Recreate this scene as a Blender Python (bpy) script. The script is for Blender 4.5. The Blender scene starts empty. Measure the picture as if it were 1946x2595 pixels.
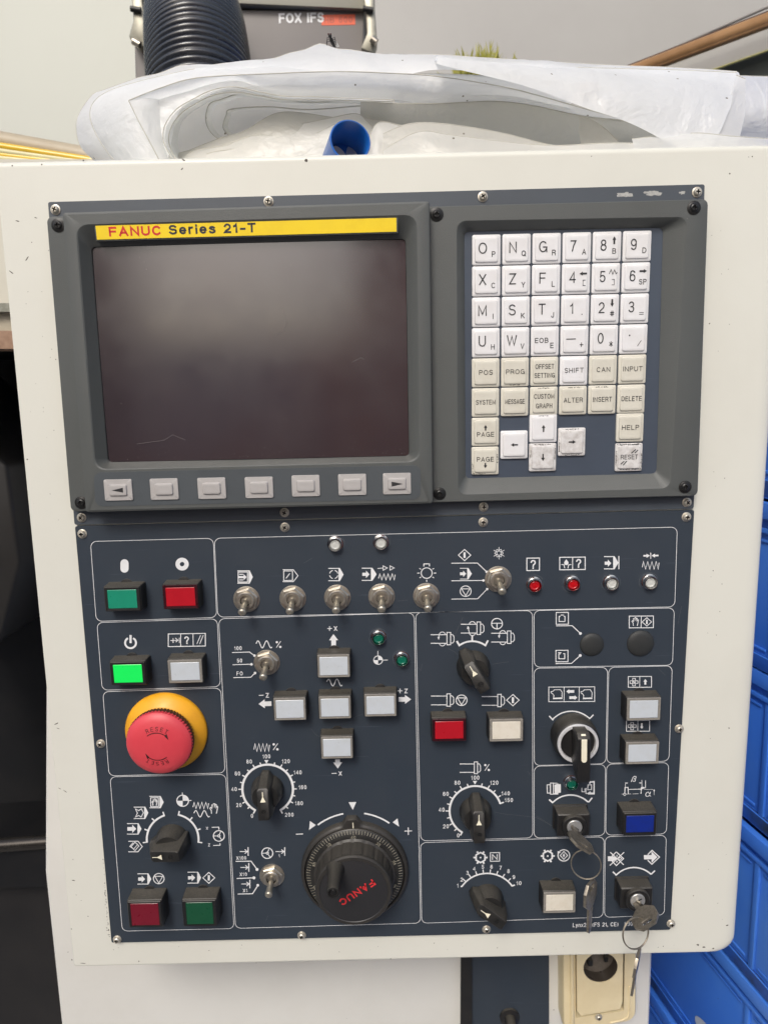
import bpy, bmesh, math, random
from mathutils import Vector, Matrix, noise
random.seed(7)
pi = math.pi
S = bpy.context.scene

# ---------------------------------------------------------------- camera
# "plane millimetres": x right, y up, z out of the control plate towards the viewer
F, CX, CY = 1850.0, 973.0, 1297.5
A = (math.radians(-9.65), math.radians(0.05), math.radians(-1.29))
CAM = Vector((1.09, -117.02, 471.1))
def _rot():
    cx, sx, cy, sy, cz, sz = math.cos(A[0]), math.sin(A[0]), math.cos(A[1]), math.sin(A[1]), math.cos(A[2]), math.sin(A[2])
    return (Matrix(((cy, 0, sy), (0, 1, 0), (-sy, 0, cy))) @ Matrix(((1, 0, 0), (0, cx, -sx), (0, sx, cx)))
            @ Matrix(((cz, -sz, 0), (sz, cz, 0), (0, 0, 1))))
R = _rot()
Z0 = 1.55                                   # height of the top of the plate above the floor, metres
TOW = Matrix(((.001, 0, 0), (0, 0, -.001), (0, .001, 0)))
def W(p):
    return Vector((p[0] * .001, -p[2] * .001, Z0 + p[1] * .001))
camd = bpy.data.cameras.new('camera'); cam = bpy.data.objects.new('camera', camd)
S.collection.objects.link(cam); S.camera = cam
camd.sensor_fit = 'VERTICAL'; camd.sensor_height = 36; camd.sensor_width = 27
camd.lens = F / 2595 * 36; camd.clip_start = .02; camd.clip_end = 200
cam.matrix_world = Matrix.Translation(W(CAM)) @ (TOW @ R * 1000).to_4x4()
camd.dof.use_dof = True; camd.dof.focus_distance = .48; camd.dof.aperture_fstop = camd.lens / 1.8

# ---------------------------------------------------------------- sky and sun
SUN_EL, SUN_AZ = math.radians(43), math.radians(196)     # high and from behind the photographer
wd = bpy.data.worlds.new('World'); S.world = wd; wd.use_nodes = True
nt = wd.node_tree; sky = nt.nodes.new('ShaderNodeTexSky'); sky.sky_type = 'NISHITA'; sky.sun_disc = False
sky.sun_elevation = SUN_EL; sky.sun_rotation = SUN_AZ; sky.dust_density = 4.0; sky.air_density = 1.0; sky.ozone_density = .6
nt.links.new(sky.outputs[0], nt.nodes['Background'].inputs[0]); nt.nodes['Background'].inputs[1].default_value = .13
sl = bpy.data.lights.new('sun', 'SUN'); sl.energy = 1.5; sl.angle = math.radians(20); sl.color = (1, .99, .945)
so = bpy.data.objects.new('sun', sl); S.collection.objects.link(so)
sd = Vector((math.sin(SUN_AZ) * math.cos(SUN_EL), math.cos(SUN_AZ) * math.cos(SUN_EL), math.sin(SUN_EL)))
so.rotation_euler = sd.to_track_quat('Z', 'Y').to_euler(); so.location = (0, -2, 5)
S.view_settings.view_transform = 'Standard'; S.view_settings.look = 'None'
S.view_settings.exposure = EXPOSURE = 0.27; S.view_settings.gamma = 1

# ---------------------------------------------------------------- pixel <-> plane
def ray(px, py):
    return R @ Vector(((px - CX) / F, -(py - CY) / F, -1))
def at(px, py, h=0.0):
    """point of the real plane z = h (mm in front of the plate) seen at photo position px, py"""
    d = ray(px, py); t = (h - CAM.z) / d.z
    return Vector((CAM.x + d.x * t, CAM.y + d.y * t, h))
ZO = {'z3': (180, 1280, .31344), 'z4': (180, 1620, .31344), 'z5': (180, 1980, .31344), 'z6': (560, 1540, .3255),
      'z7': (560, 1960, .3255), 'z8': (560, 1280, .44605), 'a1': (1040, 1540, .26522), 'a2': (1040, 1880, .26522),
      'a3': (1340, 1520, .26522), 'a4': (1340, 1880, .26522), 'a5': (1120, 1280, .39783), 'a6': (1040, 2100, .44605),
      'u3': (0, 450, .42194), 'u4': (0, 900, .42194), 'u5': (600, 450, .42194), 'u6': (600, 900, .42194),
      'm1': (1150, 550, .33153), 'm2': (1150, 880, .33153), 'n1': (1380, 2060, .19289), 'n4': (1380, 1960, .19289),
      'k1': (540, 1840, .16878), 'k2': (560, 2120, .14467), 'c1': (1600, 1950, .29149), 'g': (300, 0, .42194),
      'b1': (0, 0, .58650), 'b2': (973, 0, .58650), 'n2': (1180, 2380, .30139), 'l5': (0, 1800, .35939),
      'p': (0, 0, 1.0), 'f': (0, 0, 1 / .8525), 's3': (1380, 1400, .19289)}
def q(z, x, y, h=0.0):
    o = ZO[z]; return at(o[0] + x * o[2], o[1] + y * o[2], h)

# ---------------------------------------------------------------- materials
def _n(t, k, **kw):
    n = t.nodes.new(k)
    for a, b in kw.items(): setattr(n, a, b)
    return n
MATS = {}
def mat(name, col, rough=.5, metal=0.0, col2=None, scale=30., amount=.5, bump=0., bscale=800., coat=0., spec=.5,
        speck=None, sp_scale=120., sp_size=.06, trans=0., emit=None, estr=0., rvar=.1, scratch=0., sub=0., alpha=1., dust=0.):
    m = bpy.data.materials.new(name); m.use_nodes = True; t = m.node_tree; L = t.links
    b = t.nodes['Principled BSDF']; geo = _n(t, 'ShaderNodeNewGeometry'); P = geo.outputs['Position']
    b.inputs['Metallic'].default_value = metal; b.inputs['Specular IOR Level'].default_value = spec
    c2 = col2 or tuple(x * .72 for x in col)
    n1 = _n(t, 'ShaderNodeTexNoise'); n1.inputs['Scale'].default_value = scale; n1.inputs['Detail'].default_value = 6
    n1.inputs['Roughness'].default_value = .65; L.new(P, n1.inputs['Vector'])
    rmp = _n(t, 'ShaderNodeMapRange'); rmp.inputs[1].default_value = .42; rmp.inputs[2].default_value = .72
    rmp.inputs[4].default_value = amount; L.new(n1.outputs[0], rmp.inputs[0])
    mx = _n(t, 'ShaderNodeMix', data_type='RGBA'); mx.inputs[6].default_value = (*col, 1); mx.inputs[7].default_value = (*c2, 1)
    L.new(rmp.outputs[0], mx.inputs[0]); out = mx.outputs[2]
    if speck:
        v = _n(t, 'ShaderNodeTexVoronoi'); v.inputs['Scale'].default_value = sp_scale; L.new(P, v.inputs['Vector'])
        n3 = _n(t, 'ShaderNodeTexNoise'); n3.inputs['Scale'].default_value = sp_scale * .35; L.new(P, n3.inputs['Vector'])
        mm = _n(t, 'ShaderNodeMapRange'); mm.inputs[1].default_value = .5; mm.inputs[2].default_value = .75
        mm.inputs[4].default_value = sp_size; L.new(n3.outputs[0], mm.inputs[0])
        lt = _n(t, 'ShaderNodeMath', operation='LESS_THAN'); L.new(v.outputs['Distance'], lt.inputs[0]); L.new(mm.outputs[0], lt.inputs[1])
        m2 = _n(t, 'ShaderNodeMix', data_type='RGBA'); L.new(lt.outputs[0], m2.inputs[0]); L.new(out, m2.inputs[6])
        m2.inputs[7].default_value = (*speck, 1); out = m2.outputs[2]
    if dust:                                   # settled dust on faces that look up
        sx = _n(t, 'ShaderNodeSeparateXYZ'); L.new(geo.outputs['Normal'], sx.inputs[0])
        n5 = _n(t, 'ShaderNodeTexNoise'); n5.inputs['Scale'].default_value = 1400; n5.inputs['Detail'].default_value = 3; L.new(P, n5.inputs['Vector'])
        r5 = _n(t, 'ShaderNodeMapRange'); r5.inputs[1].default_value = .35; r5.inputs[2].default_value = .95; r5.inputs[4].default_value = dust
        L.new(sx.outputs[2], r5.inputs[0]); mu = _n(t, 'ShaderNodeMath', operation='MULTIPLY'); L.new(r5.outputs[0], mu.inputs[0])
        r6 = _n(t, 'ShaderNodeMapRange'); r6.inputs[1].default_value = .3; r6.inputs[2].default_value = .65; r6.inputs[3].default_value = .4
        L.new(n5.outputs[0], r6.inputs[0]); L.new(r6.outputs[0], mu.inputs[1])
        m4 = _n(t, 'ShaderNodeMix', data_type='RGBA'); L.new(mu.outputs[0], m4.inputs[0]); L.new(out, m4.inputs[6])
        m4.inputs[7].default_value = (.085, .077, .062, 1); out = m4.outputs[2]
    if scratch:
        mp = _n(t, 'ShaderNodeMapping'); mp.inputs['Rotation'].default_value = (0, .5, .3); mp.inputs['Scale'].default_value = (30, 30, 900)
        L.new(P, mp.inputs[0]); n4 = _n(t, 'ShaderNodeTexNoise'); n4.inputs['Scale'].default_value = 1.; n4.inputs['Detail'].default_value = 2
        L.new(mp.outputs[0], n4.inputs['Vector']); gt = _n(t, 'ShaderNodeMapRange'); gt.inputs[1].default_value = .70; gt.inputs[2].default_value = .78
        gt.inputs[4].default_value = scratch; L.new(n4.outputs[0], gt.inputs[0])
        m3 = _n(t, 'ShaderNodeMix', data_type='RGBA'); L.new(gt.outputs[0], m3.inputs[0]); L.new(out, m3.inputs[6])
        m3.inputs[7].default_value = (*[min(1, x * 2.4 + .03) for x in col], 1); out = m3.outputs[2]
    L.new(out, b.inputs['Base Color'])
    rr = _n(t, 'ShaderNodeMapRange'); rr.inputs[3].default_value = max(.02, rough - rvar); rr.inputs[4].default_value = min(1, rough + rvar)
    n2 = _n(t, 'ShaderNodeTexNoise'); n2.inputs['Scale'].default_value = scale * 2.3; n2.inputs['Detail'].default_value = 4
    L.new(P, n2.inputs['Vector']); L.new(n2.outputs[0], rr.inputs[0]); L.new(rr.outputs[0], b.inputs['Roughness'])
    if bump:
        nb = _n(t, 'ShaderNodeTexNoise'); nb.inputs['Scale'].default_value = bscale; nb.inputs['Detail'].default_value = 2
        L.new(P, nb.inputs['Vector']); bp = _n(t, 'ShaderNodeBump'); bp.inputs['Strength'].default_value = bump
        bp.inputs['Distance'].default_value = .0004; L.new(nb.outputs[0], bp.inputs['Height']); L.new(bp.outputs[0], b.inputs['Normal'])
    if coat: b.inputs['Coat Weight'].default_value = coat; b.inputs['Coat Roughness'].default_value = .12
    if trans: b.inputs['Transmission Weight'].default_value = trans
    if emit: b.inputs['Emission Color'].default_value = (*emit, 1); b.inputs['Emission Strength'].default_value = estr
    if sub: b.inputs['Subsurface Weight'].default_value = sub; b.inputs['Subsurface Radius'].default_value = (.002, .002, .002)
    MATS[name] = m; return m

CREAM = mat('cream_paint', (.665, .664, .60), .38, col2=(.585, .575, .51), scale=7, amount=.45, bump=.12, bscale=1500, speck=(.10, .075, .06), sp_scale=62, sp_size=.075, rvar=.08)
CREAM2 = mat('pale_paint', (.66, .655, .62), .42, col2=(.56, .55, .51), scale=9, amount=.5, bump=.1, bscale=1200, speck=(.06, .05, .045), sp_scale=60, sp_size=.05)
PLATE = mat('slate_plate', (.060, .072, .088), .42, col2=(.048, .056, .068), scale=20, bump=.25, bscale=2600, scratch=.2)
NAVY = mat('navy_plate', (.029, .0395, .054), .40, col2=(.037, .046, .059), scale=16, amount=.7, bump=.3, bscale=2800, scratch=.35,
           speck=(.16, .15, .14), sp_scale=160, sp_size=.035, rvar=.08)
BEZEL = mat('grey_bezel_plastic', (.083, .089, .087), .46, col2=(.072, .076, .071), scale=14, bump=.4, bscale=2400,
            speck=(.3, .3, .28), sp_scale=150, sp_size=.03, dust=.25)
INK = mat('white_ink', (.74, .75, .76), .5, col2=(.62, .63, .64), scale=200)
BINK = mat('black_ink', (.022, .022, .024), .5, scale=200)
KEYW = mat('white_key', (.72, .72, .73), .42, col2=(.58, .55, .52), scale=90, amount=.35, speck=(.14, .10, .08), sp_scale=420, sp_size=.09, coat=.1)
KEYB = mat('beige_key', (.62, .60, .52), .42, col2=(.52, .49, .41), scale=90, amount=.5, speck=(.12, .09, .06), sp_scale=400, sp_size=.08, coat=.1)
KEYD = mat('dirty_key', (.64, .63, .62), .5, col2=(.25, .21, .18), scale=260, amount=.5, speck=(.03, .025, .02), sp_scale=420, sp_size=.22)
KPAN = mat('blue_keypad_film', (.058, .074, .102), .34, col2=(.045, .056, .075), scale=24, scratch=.25, speck=(.02, .02, .02), sp_scale=200, sp_size=.05)
SKPAN = mat('slate_softkey_film', (.070, .080, .088), .40, scale=30, bump=.15)
SKEY = mat('grey_soft_key', (.40, .385, .375), .45, col2=(.34, .32, .31), scale=120, coat=.1)
BLACK = mat('black_plastic', (.011, .011, .0115), .42, col2=(.022, .020, .018), scale=60, amount=.7, bump=.2, bscale=3000, dust=.85)
KNOBM = mat('dusty_black_knob', (.013, .013, .0128), .40, col2=(.032, .030, .026), scale=110, amount=.7, dust=.6, scratch=.3)
GREYK = mat('dark_grey_wheel', (.024, .0225, .021), .45, col2=(.040, .036, .031), scale=70, amount=.7, dust=.45, scratch=.2)
STEEL = mat('nickel_steel', (.50, .465, .40), .34, metal=.85, col2=(.38, .34, .28), scale=260, amount=.8)
LEVER = mat('worn_lever_steel', (.46, .43, .36), .36, metal=.8, col2=(.30, .27, .22), scale=400, amount=.8)
SCREW = mat('screw_steel', (.68, .64, .55), .34, metal=.65, col2=(.38, .33, .26), scale=400, amount=.8)
CHROME = mat('chrome_ring', (.6, .6, .6), .15, metal=1, scale=100, amount=.2)
BSCREW = mat('black_screw', (.02, .02, .02), .35, metal=.3)
DARK = mat('dark_recess', (.006, .006, .006), .7)
YEL = mat('yellow_strip', (.88, .64, .02), .42, col2=(.70, .46, .02), scale=60, amount=.35)
REDINK = mat('red_ink', (.62, .03, .035), .45)
NAVINK = mat('navy_ink', (.03, .035, .05), .45)
ESTR = mat('red_mushroom', (.62, .058, .075), .42, col2=(.56, .04, .06), scale=40, amount=.8, bump=.15, bscale=3000, sub=.1, rvar=.05)
ESTY = mat('orange_yellow_collar', (.80, .38, .012), .42, col2=(.60, .26, .012), scale=45, amount=.6)
SHEET = {}
def lens(name, col, col2, rough=.3, emit=None, estr=0):
    return mat(name, col, rough, col2=col2, scale=160, amount=.4, coat=.25, emit=emit, estr=estr, rvar=.08)
L_GREEN = lens('green_lens', (.012, .24, .145), (.01, .20, .12))
L_LIT = lens('lit_green_lens', (.01, .45, .07), (.01, .4, .06), emit=(.0, .85, .09), estr=.42)
L_RED = lens('red_lens', (.42, .008, .018), (.34, .006, .015))
L_DRED = lens('dim_red_lens', (.16, .006, .018), (.10, .005, .013))
L_DGREEN = lens('dim_green_lens', (.006, .070, .030), (.004, .045, .02))
L_WHITE = lens('white_lens', (.52, .56, .60), (.46, .48, .48))
L_CREAM = lens('cream_lens', (.70, .66, .57), (.55, .48, .36))
L_BLUE = lens('blue_lens', (.006, .022, .22), (.010, .02, .09))
RIMC = mat('clear_grey_rim', (.24, .225, .20), .25, scale=200, dust=.4)
RIMR = mat('dark_red_rim', (.035, .004, .008), .3, scale=200, dust=.3)
D_RED = lens('red_lamp', (.45, .006, .01), (.3, .004, .01), .15)
D_GREEN = lens('green_lamp', (.004, .13, .08), (.003, .09, .05), .15)
D_CLEAR = lens('clear_lamp', (.55, .56, .53), (.42, .42, .40), .15)
IVORY = mat('ivory_insert', (.78, .74, .58), .4, scale=80, amount=.3)
SOCK = mat('ivory_socket_plastic', (.72, .62, .40), .42, col2=(.60, .49, .29), scale=30, amount=.6, speck=(.12, .08, .04), sp_scale=260, sp_size=.06)
KEYM = mat('key_nickel', (.30, .27, .22), .38, metal=.75, col2=(.14, .12, .095), scale=500, amount=.8)
GLASS = mat('tube_glass', (.038, .028, .032), .19, col2=(.044, .029, .031), scale=16, amount=.7, spec=.5, coat=0, rvar=.10, speck=(.22, .19, .18), sp_scale=150, sp_size=.07, scratch=.0)

GLASS.node_tree.nodes['Principled BSDF'].inputs['IOR'].default_value = 2.05
# ---------------------------------------------------------------- mesh builder (all lengths in plane millimetres)
class M:
    def __init__(s): s.v = []; s.f = []; s.m = []; s.o = Vector((0, 0, 0)); s.T = None
    def add(s, vs, fs, mi=0):
        b = len(s.v); T = s.T
        s.v += [(T @ Vector(p)) if T else Vector(p) for p in vs]
        s.f += [tuple(i + b for i in f) for f in fs]; s.m += [mi] * len(fs); return s
    def box(s, x0, x1, y0, y1, z0, z1, mi=0, tx=0, ty=0):
        return s.frus((x0, x1, y0, y1, z0), (x0 + tx, x1 - tx, y0 + ty, y1 - ty, z1), mi)
    def frus(s, a, b, mi=0):
        v = [(a[0], a[2], a[4]), (a[1], a[2], a[4]), (a[1], a[3], a[4]), (a[0], a[3], a[4]),
             (b[0], b[2], b[4]), (b[1], b[2], b[4]), (b[1], b[3], b[4]), (b[0], b[3], b[4])]
        return s.add(v, [(3, 2, 1, 0), (4, 5, 6, 7), (0, 1, 5, 4), (1, 2, 6, 5), (2, 3, 7, 6), (3, 0, 4, 7)], mi)
    def loops(s, ls, mi=0, cap0=False, cap1=False, mis=None):
        """ls: list of equally long closed rings of 3d points"""
        n = len(ls[0]); v = [p for l in ls for p in l]; f = []; ms = []
        b = len(s.v); T = s.T
        for k in range(len(ls) - 1):
            for i in range(n):
                j = (i + 1) % n; f.append((k * n + i, k * n + j, (k + 1) * n + j, (k + 1) * n + i)); ms.append(mis[k] if mis else mi)
        if cap0: f.append(tuple(range(n - 1, -1, -1))); ms.append(mis[0] if mis else mi)
        if cap1: f.append(tuple((len(ls) - 1) * n + i for i in range(n))); ms.append(mis[-1] if mis else mi)
        s.v += [(T @ Vector(p)) if T else Vector(p) for p in v]; s.f += [tuple(i + b for i in x) for x in f]; s.m += ms; return s
    def lathe(s, prof, n=32, c=(0, 0), mi=0, cap0=True, cap1=True, wob=None, mis=None):
        ls = []
        for k, (r, z) in enumerate(prof):
            ls.append([(c[0] + (r + (wob(i, k) if wob else 0)) * math.cos(2 * pi * i / n), c[1] + (r + (wob(i, k) if wob else 0)) * math.sin(2 * pi * i / n), z) for i in range(n)])
        return s.loops(ls, mi, cap0, cap1, mis)
    def prism(s, poly, z0, z1, mi=0):
        return s.loops([[(x, y, z0) for x, y in poly], [(x, y, z1) for x, y in poly]], mi, True, True)
    def tube(s, pts, r, n=10, mi=0, caps=True, closed=False):
        pts = [Vector(p) for p in pts]; ls = []; up = None; N = len(pts)
        rr = r if hasattr(r, '__len__') else [r] * N
        for i, p in enumerate(pts):
            a = pts[(i - 1) % N] if closed or i else p; b = pts[(i + 1) % N] if closed or i < N - 1 else p
            d = (b - a).normalized()
            if up is None: up = d.orthogonal().normalized()
            up = (up - d * up.dot(d)).normalized(); w = d.cross(up)
            ls.append([p + (up * math.cos(2 * pi * k / n) + w * math.sin(2 * pi * k / n)) * rr[i] for k in range(n)])
        if closed: ls.append(ls[0])
        return s.loops(ls, mi, caps and not closed, caps and not closed)
    def ball(s, c, r, n=14, mi=0, sq=(1, 1, 1)):
        k = n // 2; ls = []
        for j in range(1, k):
            t = pi * j / k
            ls.append([(c[0] + r * sq[0] * math.sin(t) * math.cos(2 * pi * i / n), c[1] + r * sq[1] * math.sin(t) * math.sin(2 * pi * i / n), c[2] - r * sq[2] * math.cos(t)) for i in range(n)])
        return s.loops(ls, mi, True, True)
def rr(c4, r, n=4):
    """rounded quad from 4 corners (TL,TR,BR,BL), returns points counter-clockwise"""
    c = [Vector((p[0], p[1])) for p in c4]; out = []
    for i in range(4):
        p = c[i]; a = (c[i - 1] - p).normalized() * r; b = (c[(i + 1) % 4] - p).normalized() * r
        for k in range(n + 1):
            t = k / n * pi / 2; out.append(p + a * (1 - math.sin(t)) + b * (1 - math.cos(t)))
    return out[::-1]
def lift(pts, z): return [(p[0], p[1], z) for p in pts]
def rect(cx, cy, w, h): return [(cx - w / 2, cy + h / 2), (cx + w / 2, cy + h / 2), (cx + w / 2, cy - h / 2), (cx - w / 2, cy - h / 2)]

ORG = {}                                     # world origin of every object (nothing is rotated)
COL = S.collection
def tag(o, label=None, cat=None, group=None, kind=None):
    for k, v in (('label', label), ('category', cat), ('group', group), ('kind', kind)):
        if v: o[k] = v
    return o
def empty(name, org):
    o = bpy.data.objects.new(name, None); COL.objects.link(o); o.empty_display_size = .02
    ORG[o] = W(org); o.location = ORG[o]; return o
def link(name, me, parent, org):
    o = bpy.data.objects.new(name, me); COL.objects.link(o); ORG[o] = W(org)
    if parent: o.parent = parent; o.location = ORG[o] - ORG[parent]
    else: o.location = ORG[o]
    return o
def mesh(m, mats, name, bevel=0, segs=2, smooth=35, org=None):
    """org: builder coordinates are absolute plane mm -> make them relative; None: already local"""
    o = Vector(org) if org is not None else Vector((0, 0, 0))
    me = bpy.data.meshes.new(name); me.from_pydata([TOW @ (p - o) for p in m.v], [], m.f)
    me.polygons.foreach_set('material_index', m.m)
    for x in (mats if isinstance(mats, (list, tuple)) else [mats]): me.materials.append(x)
    if bevel or True:
        bm = bmesh.new(); bm.from_mesh(me)
        bmesh.ops.recalc_face_normals(bm, faces=bm.faces) if bevel else None
        if bevel:
            es = [e for e in bm.edges if len(e.link_faces) == 2 and e.calc_face_angle(0) > math.radians(28)]
            bmesh.ops.bevel(bm, geom=es, offset=bevel * .001, segments=segs, affect='EDGES', clamp_overlap=True, profile=.5)
        bm.to_mesh(me); bm.free()
    if smooth:
        me.polygons.foreach_set('use_smooth', [True] * len(me.polygons)); me.set_sharp_from_angle(angle=math.radians(smooth))
    return me
def build(name, m, mats, parent=None, org=None, bevel=0, segs=2, smooth=35, label=None):
    """absolute builder -> object whose origin sits at org (default: centre of its points)"""
    if org is None:
        org = sum(m.v, Vector((0, 0, 0))) / len(m.v)
    o = link(name, mesh(m, mats, name, bevel, segs, smooth, org), parent, org)
    if label: o['label'] = label
    return o

# ---------------------------------------------------------------- lettering
def _a(cx, cy, rx, ry, a0, a1, n=9): return [(cx + rx * math.cos(math.radians(a0 + (a1 - a0) * i / n)), cy + ry * math.sin(math.radians(a0 + (a1 - a0) * i / n))) for i in range(n + 1)]
_O = _a(.5, .5, .5, .5, 90, 450, 24)[:-1]
GL = {  # letter: (width, strokes in a unit box, cap height 1); a trailing 'c' closes the stroke
 'A': (.68, [[(0, 0), (.5, 1), (1, 0)], [(.18, .33), (.82, .33)]]),
 'B': (.60, [[(0, 0), (0, 1), (.58, 1)] + _a(.58, .765, .34, .235, 90, -90) + [(0, .53)], [(.58, .53)] + _a(.60, .265, .40, .265, 90, -90) + [(0, 0)]]),
 'C': (.68, [_a(.5, .5, .5, .5, 42, 318, 20)]),
 'D': (.66, [[(0, 0), (0, 1), (.42, 1)] + _a(.42, .5, .58, .5, 90, -90, 14) + ['c']]),
 'E': (.56, [[(1, 1), (0, 1), (0, 0), (1, 0)], [(0, .52), (.92, .52)]]),
 'F': (.54, [[(1, 1), (0, 1), (0, 0)], [(0, .51), (.9, .51)]]),
 'G': (.72, [_a(.5, .5, .5, .5, 45, 335, 20) + [(1, .46), (.55, .46)], [(1, .40), (1, 0)]]),
 'H': (.62, [[(0, 0), (0, 1)], [(1, 0), (1, 1)], [(0, .52), (1, .52)]]),
 'I': (.02, [[(.5, 0), (.5, 1)]]),
 'J': (.44, [[(1, 1), (1, .28)] + _a(.5, .26, .5, .26, 0, -180, 10)]),
 'K': (.62, [[(0, 0), (0, 1)], [(.95, 1), (0, .38)], [(.33, .58), (1, 0)]]),
 'L': (.50, [[(0, 1), (0, 0), (1, 0)]]),
 'M': (.76, [[(0, 0), (0, 1), (.5, .12), (1, 1), (1, 0)]]),
 'N': (.64, [[(0, 0), (0, 1), (1, 0), (1, 1)]]),
 'O': (.74, [_O + ['c']]), 'Q': (.74, [_O + ['c'], [(.62, .25), (1, -.05)]]),
 'P': (.58, [[(0, 0), (0, 1), (.62, 1)] + _a(.62, .74, .38, .26, 90, -90) + [(0, .48)]]),
 'R': (.62, [[(0, 0), (0, 1), (.62, 1)] + _a(.62, .75, .36, .25, 90, -90) + [(0, .50)], [(.6, .50), (.92, .3), (1, 0)]]),
 'S': (.60, [_a(.5, .75, .46, .25, 25, 180, 9) + _a(.5, .74, .46, .22, 180, 255, 4) + _a(.5, .26, .5, .26, 75, 0, 5) + _a(.5, .27, .5, .27, 0, -158, 10)]),
 'T': (.60, [[(0, 1), (1, 1)], [(.5, 1), (.5, 0)]]),
 'U': (.62, [[(0, 1), (0, .33)] + _a(.5, .33, .5, .33, 180, 360, 12) + [(1, 1)]]),
 'V': (.62, [[(0, 1), (.5, 0), (1, 1)]]), 'W': (.92, [[(0, 1), (.25, 0), (.5, .95), (.75, 0), (1, 1)]]),
 'X': (.62, [[(0, 0), (1, 1)], [(0, 1), (1, 0)]]), 'Y': (.62, [[(0, 1), (.5, .45), (1, 1)], [(.5, .45), (.5, 0)]]),
 'Z': (.58, [[(0, 1), (1, 1), (0, 0), (1, 0)]]),
 '0': (.50, [_a(.5, .5, .5, .5, 90, 450, 22)[:-1] + ['c']]), '1': (.26, [[(0, .74), (.5, .80), (.82, 1), (.82, 0)]]),
 '2': (.50, [_a(.5, .70, .47, .30, 165, -25, 10) + [(.82, .45), (.2, .16), (.03, 0), (1, 0)]]),
 '3': (.50, [_a(.5, .75, .43, .25, 155, -70, 10) + [(.42, .53)], [(.42, .53)] + _a(.5, .27, .48, .27, 75, -155, 12)]),
 '4': (.54, [[(.76, 0), (.76, 1), (0, .27), (1, .27)]]),
 '5': (.50, [[(.9, 1), (.18, 1), (.08, .47)] + _a(.5, .31, .47, .31, 132, -155, 14)]),
 '6': (.50, [_a(.5, .74, .45, .26, 25, 140, 6) + [(.03, .45)], _a(.5, .31, .48, .31, 90, 450, 18)[:-1] + ['c']]),
 '7': (.48, [[(0, 1), (1, 1), (.55, .5), (.3, 0)]]),
 '8': (.50, [_a(.5, .77, .42, .23, 90, 450, 16)[:-1] + ['c'], _a(.5, .27, .5, .27, 90, 450, 18)[:-1] + ['c']]),
 '9': (.50, [_a(.5, .69, .48, .31, 90, 450, 18)[:-1] + ['c'], [(.97, .60), (.97, .5)] + _a(.5, .26, .45, .26, 0, -150, 8)]),
 'e': (.50, [[(.0, .37), (1, .37)] + _a(.5, .365, .5, .365, 5, 315, 16)]), 'r': (.28, [[(0, 0), (0, .73)], [(0, .5), (.3, .68), (1, .72)]]),
 'i': (.02, [[(.5, 0), (.5, .60)], [(.5, .93), (.5, 1)]]),
 's': (.46, [_a(.5, .555, .44, .175, 20, 180, 8) + _a(.5, .19, .5, .19, 70, -160, 10)]),
 'n': (.46, [[(0, 0), (0, .73)], [(0, .48)] + _a(.5, .5, .5, .23, 160, 0, 8) + [(1, 0)]]),
 'x': (.46, [[(0, 0), (1, .73)], [(0, .73), (1, 0)]]), 'y': (.46, [[(0, .73), (.5, .05)], [(1, .73), (.42, -.18), (.05, -.25)]]),
 '(': (.18, [_a(1.6, .42, 1.5, .66, 140, 220, 8)]), ')': (.18, [_a(-.6, .42, 1.5, .66, -40, 40, 8)]),
 '-': (.36, [[(0, .38), (1, .38)]]), '+': (.6, [[(0, .5), (1, .5)], [(.5, .1), (.5, .9)]]), ',': (.04, [[(.5, .08), (.2, -.16)]]), '.': (.02, [[(.5, 0), (.5, .06)]]),
 '?': (.50, [_a(.5, .74, .48, .26, 170, -40, 10) + [(.56, .42), (.5, .25)], [(.5, .0), (.5, .06)]]),
 '*': (.6, [[(.5, .0), (.5, 1)], [(0, .2), (1, .8)], [(0, .8), (1, .2)]]), '#': (.7, [[(.3, 0), (.38, 1)], [(.66, 0), (.74, 1)], [(0, .32), (1, .32)], [(0, .68), (1, .68)]]), ' ': (.22, []),
}
def stroke_mesh(m, p, w, z, closed=False, mi=0):
    n = len(p); L = []; Rr = []
    for i in range(n):
        a = p[i - 1] if (i or closed) else None; b = p[(i + 1) % n] if (i < n - 1 or closed) else None
        d1 = (p[i] - a).normalized() if a is not None else None; d2 = (b - p[i]).normalized() if b is not None else None
        d1 = d1 if d1 is not None else d2; d2 = d2 if d2 is not None else d1
        n1 = Vector((-d1.y, d1.x)); n2 = Vector((-d2.y, d2.x)); t = n1 + n2
        if t.length < .2: t = n1
        t.normalize(); k = w / 2 / max(.45, t.dot(n1)); L.append(p[i] + t * k); Rr.append(p[i] - t * k)
    v = [(a.x, a.y, z) for a in L] + [(a.x, a.y, z) for a in Rr]
    m.add(v, [(i, n + i, n + (i + 1) % n, (i + 1) % n) for i in range(n if closed else n - 1)], mi)
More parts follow.
